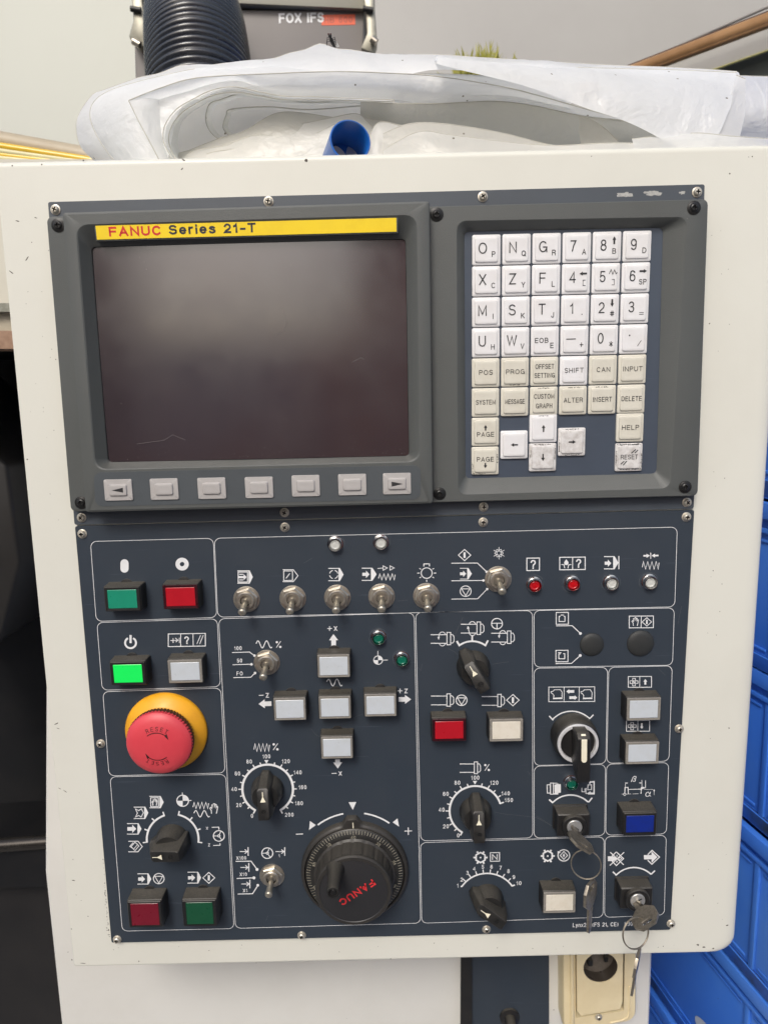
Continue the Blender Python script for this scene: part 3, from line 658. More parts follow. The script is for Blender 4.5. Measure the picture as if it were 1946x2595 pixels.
def zig(d, x0, x1, y0, y1, n, w=6):
    P = [(x0, y1 - (y1 - y0) * .25)]
    for i in range(n * 2):
        P.append((x0 + (x1 - x0) * (i + .6) / (n * 2), y0 if i % 2 == 0 else y1))
    P.append((x1, y0 + (y1 - y0) * .15)); d.stroke(P, w)
def sine(d, x0, x1, y0, y1, n, w=7, ph=0):
    P = []; N = 14 * n
    for i in range(N + 1):
        t = i / N; P.append((x0 + (x1 - x0) * t, (y0 + y1) / 2 - (y1 - y0) / 2 * math.sin(2 * pi * n * t * .92 + ph)))
    d.stroke(P, w)
def percent(d, x, y, s=1.0):
    d.ln(x + 18 * s, y - 24 * s, x - 16 * s, y + 26 * s, 5 * s); d.disc(x - 12 * s, y - 17 * s, 9 * s); d.disc(x + 15 * s, y + 20 * s, 9 * s)
def spindle(d, x0, y0, x1, y1, w=7, arrow=None):
    """chuck: two rules, flange and nose"""
    L = x1 - x0; fx = x0 + L * .70; fy = 14 * L / 225
    d.ln(x0, y0, fx, y0, w); d.ln(x0, y1, fx, y1, w)
    d.stroke([(fx, y0 - fy * 1.6), (fx + L * .155, y0 - fy * 1.6), (fx + L * .155, y1 + fy), (fx, y1 + fy)], w, True)
    d.stroke([(fx + L * .17, y0 - fy * .1), (fx + L * .24, y0 - fy * .1), (x1, y0 + (y1 - y0) * .22), (x1, y0 + (y1 - y0) * .78), (fx + L * .24, y1 - fy * .2), (fx + L * .17, y1 - fy * .2)], w * .9)
    if arrow:
        ax = x0 + L * .5; r = L * .105
        d.arc(ax, y0 + 2, r * 1.25, 0, 180, w * .9, 10); d.arc(ax, y1 - 2, r * 1.2, 180, 360, w * .9, 10)
        if arrow == 'down': d.stroke([(ax - r * 1.25, y0), (ax - r * 1.5, y0 + r * 1.0)], w * .9); d.poly([(ax - r * 2.0, y0 + r * .9), (ax - r * 1.0, y0 + r * .9), (ax - r * 1.5, y0 + r * 2.1)])
        else: d.stroke([(ax - r * 1.2, y1), (ax - r * 1.7, y0 + r * 1.6)], w * .9); d.poly([(ax - r * 2.3, y0 + r * 1.9), (ax - r * 1.1, y0 + r * 1.7), (ax - r * 1.85, y0 + r * .7)])
def gear(d, x, y, r, w=12):
    d.stroke([(x + r * .74 * math.cos(a), y - r * .74 * math.sin(a)) for a in [2 * pi * i / 6 + pi / 6 for i in range(6)]], w, True)
    for i in range(6):
        a = 2 * pi * i / 6; d.ln(x + r * .66 * math.cos(a), y - r * .66 * math.sin(a), x + r * 1.02 * math.cos(a), y - r * 1.02 * math.sin(a), w * 1.15)
    d.disc(x, y, r * .13)
def hand(d, x, y, s, w):
    P = [(-22, 42), (-24, 15), (-36, -5), (-28, -14), (-18, -2), (-20, -34), (-10, -36), (-7, -10), (-6, -44), (5, -45), (6, -12), (12, -40), (21, -37), (18, -8), (27, -24), (33, -18), (27, 12), (20, 42)]
    d.stroke([(x + a * s, y + b * s) for a, b in P], w)
def wheel(d, x, y, r, w):
    d.ring(x, y, r, w); d.ring(x, y, r * .2, w * .9, 12)
    for a in (68, 180, -55): d.tick(x, y, r * .25, r * .95, a, w * .75)
def leader(d, pts, dot, w=6, r=9):
    d.stroke(pts, w); d.disc(dot[0], dot[1], r)
def datum(d, x, y, r, w=6, leg=0):
    d.ring(x, y, r, w)
    for a0 in (90, 270):
        d.poly([(x, y)] + d.arcpts(x, y, r, a0 - 90 if leg else a0, a0 if leg else a0 + 90, 8))

# power section
d = Draw('z3'); x, y = 435, 492
d.poly([(x - 33, y - 22)] + [(x - 33 * math.cos(t), y - 22 - 32 * math.sin(t)) for t in [pi * i / 10 for i in range(1, 10)]] + [(x + 33, y - 22), (x + 33, y + 22)] + [(x + 33 * math.cos(t), y + 22 + 32 * math.sin(t)) for t in [pi * i / 10 for i in range(1, 10)]] + [(x - 33, y + 22)]); d.done()
d = Draw('z3'); d.ring(900, 477, 36, 35); d.done()
d = Draw('z3'); d.arc(484, 1114, 44, 118, 422, 16, 30); d.ln(484, 1050, 484, 1116, 18); d.done()
d = Draw('z3'); d.box(789, 1042, 1088, 1144, 7, -5); d.ln(889, 1042, 889, 1142, 6); d.ln(988, 1040, 990, 1140, 6)
d.ln(806, 1095, 872, 1092, 6); d.ln(828, 1076, 828, 1114, 6); d.stroke([(846, 1074), (866, 1092), (850, 1108)], 6); d.ln(878, 1072, 879, 1114, 6)
d.text('?', 938, 1092, 66, fitbox=True); d.ln(1020, 1122, 1050, 1052, 6); d.ln(1042, 1122, 1072, 1052, 6); d.done()
# toggle row
d = Draw('z8'); prog(d, 94, 371, 182, 446, 158, 5); d.stroke([(99, 380), (152, 380), (152, 437), (99, 437)], 5, True); d.ln(105, 393, 128, 393, 5); d.ln(105, 425, 128, 425, 5); d.arrow(100, 409, 148, 409, 12, 34, 18); d.done()
d = Draw('z8'); prog(d, 352, 365, 438, 437, 412, 4.5, False); d.stroke([(357, 374), (407, 374), (407, 428), (357, 428)], 4.5, True); d.ln(370, 416, 392, 388, 5); d.done()
d = Draw('z8'); prog(d, 610, 357, 697, 432, 668, 5); [d.arc(641, 394, 24, a, a + 62, 4.5, 8) for a in (14, 104, 194, 284)]; d.done()
d = Draw('z8'); prog(d, 800, 356, 884, 430, 852, 5); d.arrow(803, 393, 844, 393, 18, 42, 20)
d.ln(889, 360, 921, 357, 4); d.stroke([(921, 345), (945, 357), (921, 370)], 4, True); d.stroke([(960, 345), (984, 357), (960, 369)], 4, True); zig(d, 895, 989, 390, 425, 4, 4.5); d.done()
d = Draw('z8'); d.ring(1168, 386, 31, 5); d.stroke([(1152, 348), (1152, 334), (1184, 334), (1184, 348)], 5)
for a, r1 in ((0, 54), (180, 54), (34, 50), (146, 50), (215, 50), (-35, 50), (270, 52)): d.tick(1168, 386, 39, r1, a, 4.5)
d.done()
d = Draw('z8'); diamond(d, 1383, 284, 35, 32, 4.5); d.done()
d = Draw('z8'); prog(d, 1357, 357, 1424, 422, 1398, 4); d.arrow(1357, 390, 1392, 390, 16, 36, 17); d.done()
d = Draw('z8'); circtri(d, 1389, 489, 31, 4.5); d.done()
d = Draw('z8'); leader(d, [(1308, 330), (1456, 329), (1504, 375)], (1508, 379), 4.5, 7); leader(d, [(1308, 430), (1484, 428)], (1490, 428), 4.5, 7); leader(d, [(1308, 534), (1457, 532), (1507, 481)], (1511, 477), 4.5, 7); d.done('leader_line')
d = Draw('z8'); cx, cy = 1578, 273
d.stroke([(cx + 13 * math.cos(a), cy - 13 * math.sin(a)) for a in [pi * i / 3 + pi / 6 for i in range(6)]], 3, True)
for a in range(0, 360, 60):
    b = math.radians(a + 30); c_, s_ = math.cos(b), math.sin(b); d.ln(cx + 14 * c_, cy - 14 * s_, cx + 35 * c_, cy - 35 * s_, 3)
    for e in (-.5, .5): d.ln(cx + 16 * c_, cy - 16 * s_, cx + 25 * math.cos(b + e), cy - 25 * math.sin(b + e), 3)
d.done()
d = Draw('a5'); d.box(539, 338, 619, 417, 6, -1); d.text('?', 579, 378, 60, fitbox=True); d.done()
d = Draw('a5'); d.box(748, 333, 910, 412, 6, -2); d.ln(830, 332, 830, 412, 5); d.poly([(790, 345)] + [(790 + 14 * math.cos(t), 368 - 14 * math.sin(t)) for t in [math.radians(v) for v in range(20, -201, -20)]])
d.stroke([(758, 378), (775, 380), (780, 402)], 5); d.stroke([(822, 378), (805, 380), (800, 402)], 5); d.text('?', 868, 371, 58, fitbox=True); d.done()
d = Draw('a5'); prog(d, 1030, 325, 1122, 409, 1088, 6); d.arrow(1034, 370, 1076, 370, 20, 46, 22); d.ln(1124, 324, 1124, 408, 6); d.done()
d = Draw('a5'); d.arrow(1280, 323, 1322, 322, 10, 26, 22); d.arrow(1376, 321, 1332, 322, 10, 26, 22); d.ln(1327, 303, 1327, 342, 5); zig(d, 1273, 1380, 360, 408, 4, 5); d.done()
# rapid override and axis keys
d = Draw('z6'); leader(d, [(88, 349), (224, 345), (257, 370)], (262, 373), 6, 10); leader(d, [(92, 444), (232, 440)], (239, 440), 6, 10); leader(d, [(98, 544), (234, 541), (262, 512)], (267, 508), 6, 10); d.done('leader_line')
for t, x, y in (('100', 134, 315), ('50', 146, 412), ('FO', 147, 512)): d = Draw('z6'); d.text(t, x, y, 32, sx=.8); d.done('lettering')
d = Draw('z6'); sine(d, 275, 398, 258, 313, 2, 7, .2); percent(d, 448, 285, 1.0); d.done()
d = Draw('z6'); sine(d, 824, 944, 556, 609, 2, 7, .2); d.done()
for t, x, y in (('+X', 868, 162), ('-Z', 338, 682), ('+Z', 1416, 648)):
    d = Draw('z6'); d.ln(x - 42 if t[0] == '-' else x - 40, y, x - 4, y - 1, 6)
    if t[0] == '+': d.ln(x - 22, y - 18, x - 22, y + 18, 6)
    d.text(t[1], x + 24, y, 38, off=.004); d.done('lettering')
d = Draw('z7'); d.ln(862, 0, 900, -1, 6); d.text('X', 929, 0, 36, off=.004); d.done('lettering')
for a in ((878, 300, 876, 205), (394, 746, 294, 750), (1382, 714, 1480, 713), (908, 1180, 910, 1252)): d = Draw('z6'); d.arrow(*a, 36, 70, 48); d.done('arrow')
d = Draw('z6'); datum(d, 1223, 408, 34, 6, 1); d.ln(1221, 336, 1221, 374, 5); d.ln(1260, 408, 1298, 407, 5); d.done()
# feed override
d = Draw('k1'); zig(d, 615, 850, 265, 380, 4, 13); percent(d, 937, 308, 2.0); d.done()
d = Draw('k1'); d.arc(822, 945, 380, 240.5, -59, 34, 60)
for k in range(21):
    if k in (0, 20): d.tick(822, 945, 365, 438, 240.5 - 15 * k, 20)
    elif k != 10: d.tick(822, 945, 394, 438 if k % 2 == 0 else 428, 240.5 - 15 * k, 18)
d.poly([(770, 508), (838, 508), (804, 562)]); d.done('dial_scale')
for t, x, y in (('0', 588, 1347), ('20', 390, 1185), ('40', 318, 947), ('60', 370, 712), ('80', 545, 532), ('100', 803, 455), ('120', 1095, 527), ('140', 1272, 695), ('160', 1345, 918), ('180', 1292, 1158), ('200', 1145, 1330)):
    d = Draw('k1'); d.text(t, x, y, 66, sx=.78); d.done('lettering')
# mode dial
d = Draw('z5'); d.arc(824, 467, 209, 187, 109, 16, 24); d.arc(824, 467, 209, 77, -7, 16, 24)
for a in (187, 160, 134, 109, 77, 49, 21, -7): d.tick(824, 467, 203 if a in (187, 109, 77, -7) else 216, 242, a, 11)
d.done('dial_scale')
d = Draw('z5'); prog(d, 636, 118, 752, 217, 718, 7); d.stroke([(646, 133), (708, 131), (710, 203), (648, 205)], 7, True); hand(d, 679, 170, .62, 7); d.done()
d = Draw('z5'); prog(d, 510, 205, 628, 304, 594, 7); d.stroke([(524, 224), (550, 236), (572, 222), (588, 254), (570, 288), (548, 276), (524, 288), (540, 256)], 7, True); d.done()
d = Draw('z5'); prog(d, 456, 338, 572, 430, 540, 7); d.arrow(458, 384, 530, 384, 30, 66, 32); d.done()
d = Draw('z5'); prog(d, 466, 481, 578, 573, 545, 7, False); d.stroke([(488, 528), (520, 492), (552, 522), (520, 560)], 6, True); d.stroke([(506, 494), (478, 526), (502, 540)], 6); d.ln(508, 548, 540, 512, 5); d.done()
d = Draw('z5'); datum(d, 905, 157, 47, 8, 1); d.ln(902, 90, 903, 112, 6); d.ln(952, 155, 976, 154, 6); d.done()
d = Draw('z5'); zig(d, 988, 1114, 170, 220, 4, 7); sine(d, 996, 1122, 236, 288, 2, 7, .2); hand(d, 1158, 222, .92, 7); d.done()
for t, x, y in (('X', 1102, 379), ('Z', 1118, 514)): d = Draw('z5'); d.text(t, x, y, 26); d.done('lettering')
d = Draw('z5'); d.stroke([(1140, 372), (1196, 370), (1198, 390)], 7); wheel(d, 1197, 441, 44, 8); d.stroke([(1206, 500), (1207, 516), (1152, 518)], 7); d.done()
d = Draw('z5'); prog(d, 540, 744, 652, 834, 620, 7); d.arrow(546, 790, 602, 790, 26, 56, 28); circtri(d, 712, 786, 43, 7); d.done()
d = Draw('z5'); prog(d, 944, 731, 1054, 826, 1022, 7); d.arrow(948, 780, 1006, 779, 26, 56, 28); diamond(d, 1116, 780, 48, 44, 7); d.done()
# increment switch
d = Draw('k2'); wheel(d, 814, 290, 96, 18); d.done()
for x0, y0, x1, lt in ((332, 262, 478, None), (345, 540, 490, None), (360, 830, 508, None), (958, 262, 1118, '1')):
    d = Draw('k2'); d.ln(x0, y0, x1 - 12, y0, 15); d.stroke([(x1 - 58, y0 - 36), (x1 - 12, y0), (x1 - 58, y0 + 36)], 15); d.ln(x1, y0 - 76, x1 + 2, y0 + 74, 17); d.done()
d = Draw('k2'); d.text('1', 1022, 334, 58); d.done('lettering')
for t, x, y in (('X100', 360, 374), ('X10', 395, 660), ('X1', 427, 945)): d = Draw('k2'); d.text(t, x, y, 68, sx=.76); d.done('lettering')
d = Draw('k2'); leader(d, [(262, 434), (530, 430), (625, 560)], (635, 575), 17, 27); leader(d, [(280, 734), (565, 722)], (580, 722), 17, 27); leader(d, [(296, 1006), (556, 1000), (640, 868)], (648, 852), 17, 24); d.done('leader_line')
# handwheel marks
d = Draw('z7'); d.arc(1042, 757, 468, 101, 128, 13, 16); d.arc(1042, 757, 468, 81, 55, 13, 16)
d.poly([(693, 370), (686, 440), (740, 402)]); d.poly([(1374, 350), (1386, 414), (1336, 380)]); d.poly([(994, 224), (1053, 222), (1027, 284)]); d.done('dial_scale')
d = Draw('z7'); d.ln(584, 473, 640, 471, 7); d.done('lettering'); d = Draw('z7'); d.ln(1428, 449, 1487, 447, 7); d.ln(1457, 420, 1458, 478, 7); d.done('lettering')
# spindle section
d = Draw('a1'); spindle(d, 192, 258, 415, 340, 8, 'down'); d.done()
d = Draw('a1'); spindle(d, 480, 158, 700, 242, 8, 'up'); d.done()
d = Draw('a1'); spindle(d, 770, 244, 990, 328, 8, 'down'); d.ring(825, 152, 52, 9); d.ln(776, 148, 874, 148, 8); d.ln(825, 150, 825, 202, 9); d.done()
d = Draw('a1'); d.stroke([(442, 318)] + d.arcpts(590, 520, 207, 127, 53, 16) + [(740, 312)], 17); d.ln(589, 262, 589, 312, 15); d.done('dial_scale')
d = Draw('a1'); spindle(d, 196, 844, 412, 928, 8); circtri(d, 487, 884, 52, 9); d.done()
d = Draw('a1'); spindle(d, 680, 849, 897, 932, 8); diamond(d, 977, 883, 60, 54, 8); d.done()
d = Draw('a2'); spindle(d, 470, 211, 668, 291, 8); percent(d, 728, 243, 1.25); d.done()
d = Draw('a2'); d.arc(620, 660, 247, 239, 18, 19, 50)
for k in range(16):
    a = 239 - 14.75 * k
    if k in (0, 15): d.tick(620, 660, 240, 284 if k else 282, a, 13)
    elif k != 10: d.tick(620, 660, 256, 286 if k % 2 == 0 else 280, a, 11)
d.poly([(594, 372), (636, 372), (615, 406)]); d.done('dial_scale')
for t, x, y in (('0', 456, 893), ('20', 338, 807), ('40', 297, 648), ('60', 337, 497), ('80', 447, 390), ('100', 618, 342), ('120', 799, 390), ('140', 908, 492), ('150', 938, 556)):
    d = Draw('a2'); d.text(t, x, y, 43, sx=.8); d.done('lettering')
# tool turret section
d = Draw('a2'); gear(d, 668, 1105, 66, 15); d.box(762, 1058, 849, 1140, 8, -1); d.stroke([(782, 1126), (782, 1076), (826, 1122), (826, 1072)], 8); d.done()
d = Draw('a6'); d.stroke([(284, 328)] + d.arcpts(435, 420, 172, 146, 35, 30) + [(592, 320)], 9)
for k in range(1, 9): d.tick(435, 420, 176, 196, 147 - 12.5 * k, 6)
d.done('dial_scale')
for t, x, y in zip('1 2 3 4 5 6 7 8 9 10'.split(), (268, 291, 323, 362, 410, 460, 511, 556, 586, 615), (323, 289, 251, 227, 217, 216, 222, 241, 275, 309)):
    d = Draw('a6'); d.text(t, x, y, 25, sx=.85); d.done('lettering')
d = Draw('a2'); gear(d, 1309, 1090, 66, 15); d.ring(1463, 1084, 56, 10); d.stroke([(1463, 1046), (1498, 1084), (1463, 1122), (1428, 1084)], 8, True); d.poly([(1463, 1062), (1474, 1084), (1463, 1106), (1452, 1084)]); d.poly([(1403, 1040), (1404, 1072), (1432, 1056)]); d.done()
# blanked controls
d = Draw('a3'); d.box(259, 121, 375, 234, 8, -1); d.stroke([(300, 158), (287, 158), (286, 207), (342, 207), (343, 158), (330, 158)], 8); d.ln(302, 146, 334, 146, 8); d.done()
d = Draw('a3'); leader(d, [(258, 249), (412, 247), (480, 312)], (490, 321), 8, 14); d.done('leader_line')
d = Draw('a3'); d.box(256, 483, 371, 592, 8, -1); d.stroke([(300, 517), (284, 517), (284, 563), (340, 563), (341, 515), (325, 515)], 8); d.ln(276, 505, 308, 506, 8); d.done()
d = Draw('a3'); leader(d, [(254, 609), (406, 607), (478, 542)], (488, 532), 8, 14); d.done('leader_line')
d = Draw('a3'); d.box(956, 156, 1186, 268, 8, -2); d.ln(1071, 155, 1069, 266, 7); hand(d, 1014, 210, .9, 7); diamond(d, 1124, 211, 45, 40, 7); d.done()
# tailstock selector
d = Draw('a3'); d.box(188, 834, 626, 974, 7, -3); d.ln(335, 836, 333, 972, 6); d.ln(479, 835, 476, 970, 6)
for ox in (0, 285): d.stroke([(232 + ox, 872), (240 + ox, 860), (298 + ox, 858), (316 + ox, 884), (314 + ox, 936), (234 + ox, 938), (236 + ox, 912), (220 + ox, 892), (210 + ox, 890), (208 + ox, 878)], 6, True); d.ln(228 + ox, 944, 318 + ox, 942, 11)
d.arrow(430, 875, 356, 875, 26, 46, 26); d.arrow(384, 934, 460, 934, 26, 46, 26); d.done()
d = Draw('a3'); d.stroke([(192, 1110), (226, 1146)] + d.arcpts(405, 1294, 238, 141, 44, 24)[1:-1] + [(580, 1134), (614, 1098)], 12); d.done('dial_scale')
for oy, ox, up in ((0, 0, 1), (420, -18, 0)):
    d = Draw('a3'); d.box(947 + ox, 733 + oy, 1168 + ox, 836 + oy, 7, -1); d.ln(1057 + ox, 733 + oy, 1055 + ox, 834 + oy, 6)
    cx, cy = 1001 + ox, 786 + oy
    for a in range(4):
        c_, s_ = math.cos(a * pi / 2), math.sin(a * pi / 2); d.stroke([(cx + c_ * 18 - s_ * 14, cy + s_ * 18 + c_ * 14), (cx + c_ * 38 - s_ * 12, cy + s_ * 36 + c_ * 12), (cx + c_ * 38 + s_ * 12, cy + s_ * 36 - c_ * 12), (cx + c_ * 18 + s_ * 14, cy + s_ * 18 - c_ * 14)], 6)
    d.stroke([(cx - 14, cy - 14), (cx + 14, cy - 14), (cx + 14, cy + 14), (cx - 14, cy + 14)], 5, True); d.ln(cx - 10, cy - 10, cx + 10, cy + 10, 5); d.ring(cx, cy, 7, 4, 10)
    cx = 1109 + ox
    if up: d.arrow(cx, 810 + oy, cx, 757 + oy, 18, 38, 24)
    else: d.arrow(cx - 16, 757 + oy, cx - 16, 812 + oy, 16, 32, 20)
    d.done()
# chuck clamp key switch
d = Draw('n4'); d.stroke([(30, 150), (72, 148), (72, 258), (32, 258)], 11, True); d.stroke([(74, 126), (112, 126), (112, 272), (74, 272)], 11, True); d.stroke([(116, 128), (160, 128)], 11); d.poly([(124, 150), (165, 136), (165, 128), (172, 128), (176, 140), (208, 140), (210, 252), (176, 256), (174, 276), (118, 276), (118, 262), (128, 258)]); d.done()
d = Draw('n4'); d.stroke([(486, 190), (486, 240), (526, 240), (526, 196)], 11); d.stroke([(540, 190), (538, 262), (566, 262)], 11); d.stroke([(566, 150), (612, 148), (612, 212), (562, 214)], 11, True); d.poly([(580, 104), (654, 98), (654, 276), (566, 276), (566, 252), (584, 240), (600, 236), (610, 252), (636, 250), (638, 120), (600, 122), (598, 136), (580, 136)]); d.done()
d = Draw('n4'); d.stroke([(56, 342), (100, 382)] + d.arcpts(338, 590, 318, 139, 42, 26)[1:-1] + [(578, 372), (620, 320)], 20); d.done('dial_scale')
# tool setter mark
d = Draw('n4'); d.ln(1056, 118, 1056, 186, 6); d.arrow(1090, 126, 1058, 126, 8, 22, 18); d.arrow(1236, 124, 1272, 124, 8, 22, 18); d.ln(1272, 84, 1274, 180, 7); d.stroke([(1320, 92), (1320, 188), (1284, 188)], 8); d.poly([(1262, 180), (1300, 176), (1308, 196), (1274, 206), (1262, 240), (1254, 206)])
d.stroke([(1048, 264), (1052, 184), (1090, 182), (1094, 268)], 11); d.ln(1094, 209, 1262, 205, 9); d.ln(1263, 236, 1262, 266, 11); d.ln(1008, 270, 1040, 270, 5); d.ln(1060, 270, 1130, 268, 5); d.ln(1150, 268, 1230, 266, 5); d.ring(1047, 272, 16, 7, 12); d.ln(1300, 210, 1420, 208, 4); d.ln(1432, 212, 1432, 282, 5); d.arrow(1433, 244, 1433, 206, 6, 26, 24); d.done()
d = Draw('n4'); d.stroke([(1132, 112), (1156, 52), (1172, 38), (1196, 40), (1196, 60), (1172, 70), (1190, 80), (1184, 100), (1162, 104), (1150, 92)], 9); d.done('lettering')
d = Draw('n4'); d.stroke([(1388, 240), (1372, 290), (1350, 302), (1328, 298), (1322, 276), (1334, 252), (1356, 244), (1370, 262), (1380, 294), (1392, 300)], 9); d.done('lettering')
# edit lock key switch
d = Draw('n1'); d.arrow(826, 602, 946, 600, 62, 62, 46); d.stroke([(938, 512), (1032, 600), (938, 692), (880, 630)], 13); d.stroke([(938, 512), (880, 568)], 13); d.ln(858, 516, 1034, 682, 12); d.ln(1040, 516, 852, 690, 12); d.poly([(940, 545), (956, 562), (940, 582)]); d.poly([(940, 620), (956, 640), (936, 660)]); d.stroke([(985, 580), (1006, 600), (985, 620), (966, 600)], 10, True); d.done()
d = Draw('n1'); d.arrow(1300, 582, 1476, 580, 56, 150, 76); d.stroke([(1350, 548), (1406, 492), (1504, 580), (1404, 674), (1350, 622)], 14); d.done()
d = Draw('n1'); d.stroke([(892, 772), (935, 816)] + d.arcpts(1170, 1020, 314, 139, 42, 26)[1:-1] + [(1400, 800), (1444, 758)], 19); d.done('dial_scale')
d = Draw('a6'); d.text('Lynx200(FS 21, CE)   L30322031B', 1146, 543, 26, 450, off=-.002); d.done('lettering')
# ================================================================ controls on the navy plate
def place(z, x, y, hpx=0.0):
    """plate position of something whose measured point stands hpx mm above the plate"""
    p = q(z, x, y, hpx); p.z = 0; return p
# --- rectangular illuminated push buttons
def hous(w, h, d, base=.3):
    m = M(); b = rect(0, 0, w + 2 * base, h + 2 * base); a = rect(0, 0, w, h)
    m.loops([lift(rr(b, 1.0, 3), -.1), lift(rr(b, 1.0, 3), 1.2), lift(rr(rect(0, 0, w + .2, h + .2), .9, 3), 1.5), lift(rr(a, .8, 3), d - .5), lift(rr(rect(0, 0, w - .8, h - .8), .6, 3), d),
             lift(rr(rect(0, 0, w - 2.2, h - 2.2), .5, 3), d), lift(rr(rect(0, 0, w - 2.4, h - 2.4), .5, 3), d - 2.2)], cap1=True)
    m.lathe([(4.5, -.05), (4.5, .8), (3.8, 1.0)], 20, (0, h / 2 - 2.2))
    return m
def button(z, x, y, colr, rim, label, w=23.6, h=17.2, lw=19.0, lh=12.6, d=9.6, sym=None):
    p = place(z, x, y, d + 1.0)
    o = link('push_button', mesh(hous(w, h, d), BLACK, 'push_button'), PEN, p); o['label'] = label
    m = M(); W_, H_ = w - 1.1, h - 1.1
    m.loops([lift(rr(rect(0, 0, W_, H_), .6, 3), d - 2), lift(rr(rect(0, 0, W_, H_), .6, 3), d + .7), lift(rr(rect(0, 0, W_ - .7, H_ - .7), .5, 3), d + 1.15), lift(rr(rect(0, 0, lw + .1, lh + .1), .3, 3), d + 1.0)])
    link('rim', mesh(m, rim, 'rim'), o, p)
    l = M(); l.loops([lift(rr(rect(0, 0, lw, lh), .3, 3), d - 1), lift(rr(rect(0, 0, lw, lh), .3, 3), d + .85), lift(rr(rect(0, 0, lw - .5, lh - .5), .3, 3), d + 1.05)], cap1=True)
    link('lens', mesh(l, colr, 'lens', smooth=30), o, p); return o
button('z3', 417, 760, L_GREEN, BLACK, 'green rectangular button under the filled oval mark', w=24.2)
button('z3', 887, 742, L_RED, RIMR, 'red rectangular button under the ring mark')
button('z4', 462, 278, L_LIT, BLACK, 'brightly lit green button under the power mark', w=24.2)
button('z4', 925, 260, L_WHITE, RIMC, 'white button under the boxed question mark')
for z, x, y, l in (('z6', 878, 455, 'white axis button at the top of the cross'), ('z6', 537, 790, 'white axis button at the left of the cross'), ('z6', 887, 778, 'white button in the middle of the cross'),
                   ('z6', 1241, 760, 'white axis button at the right of the cross'), ('z6', 903, 1090, 'white axis button at the bottom of the cross')):
    button(z, x, y, L_WHITE, RIMC, l, w=22.4, h=17.0, lw=18.6, lh=12.8)
button('a1', 370, 1170, L_RED, RIMR, 'red rectangular button under the spindle stop mark')
button('a1', 915, 1172, L_CREAM, RIMC, 'cream rectangular button under the spindle start mark')
button('a3', 1096, 1046, L_WHITE, RIMC, 'white button between the two turret marks')
button('a4', 1082, 108, L_WHITE, RIMC, 'white button under the lower turret mark')
button('a4', 1060, 785, L_BLUE, BLACK, 'blue rectangular button under the tool setter mark', h=17.6, d=12)
button('a6', 846, 421, L_CREAM, RIMC, 'cream button beside the tool number knob', d=11)
button('z5', 600, 1077, L_DRED, BLACK, 'dark red square button at the bottom left', w=24.6, h=21.2, lw=19.6, lh=17.2, d=12)
button('z5', 1042, 1068, L_DGREEN, BLACK, 'dark green square button at the bottom left', w=24.6, h=21.2, lw=18.8, lh=17.2, d=12)

# --- toggle switches
def hexm():
    m = M(); n = 6; R6 = 8.2
    m.lathe([(8.9, -.05), (8.9, .5), (8.6, .6)], 32, cap0=False)
    h1 = [(R6 * math.cos(pi / 3 * i + .25), R6 * math.sin(pi / 3 * i + .25)) for i in range(6)]
    m.loops([lift(h1, .6), lift(h1, 2.6), [(x * .90, y * .90, 3.2) for x, y in h1]], cap1=True)
    m.lathe([(5.9, 3.1), (5.9, 4.6), (5.4, 5.1), (4.1, 5.1), (3.5, 4.6), (3.3, 2.4), (.05, 2.4)], 28, cap0=False, cap1=False, mis=[0, 0, 0, 0, 1, 1])
    return m
HEX = mesh(hexm(), [STEEL, DARK], 'toggle_nut', smooth=25)
def leverm(dy, L=15.5):
    m = M(); P = []; Rr = []
    for k, (t, r) in enumerate([(0, 1.5), (.15, 1.65), (.6, 2.1), (.78, 2.4), (.86, 2.75), (.93, 2.65), (.98, 1.9), (1.0, .7)]):
        P.append((0, dy * t, 2.6 + L * t)); Rr.append(r)
    m.tube(P, Rr, 16); return mesh(m, LEVER, 'toggle_lever', smooth=50)
for z, x, y, dx, l in (('z8', 141, 543, -.4, 'leftmost toggle in the top row'), ('z8', 405, 538, 0, 'second toggle in the top row'), ('z8', 660, 533, 0, 'third toggle in the top row'), ('z8', 912, 527, 0, 'fourth toggle in the top row'),
                       ('z8', 1168, 524, 0, 'toggle under the lamp mark'), ('z8', 1578, 428, 0, 'toggle under the snowflake mark'), ('z6', 352, 440, 0, 'toggle beside 100, 50 and FO'), ('k2', 885, 735, 0, 'toggle beside X100, X10 and X1')):
    p = place(z, x, y, 3.5); o = link('toggle_switch', HEX, PEN, p); o['label'] = l
    lv = link('lever', leverm(-4.2 if z != 'k2' else -3.0), o, p)

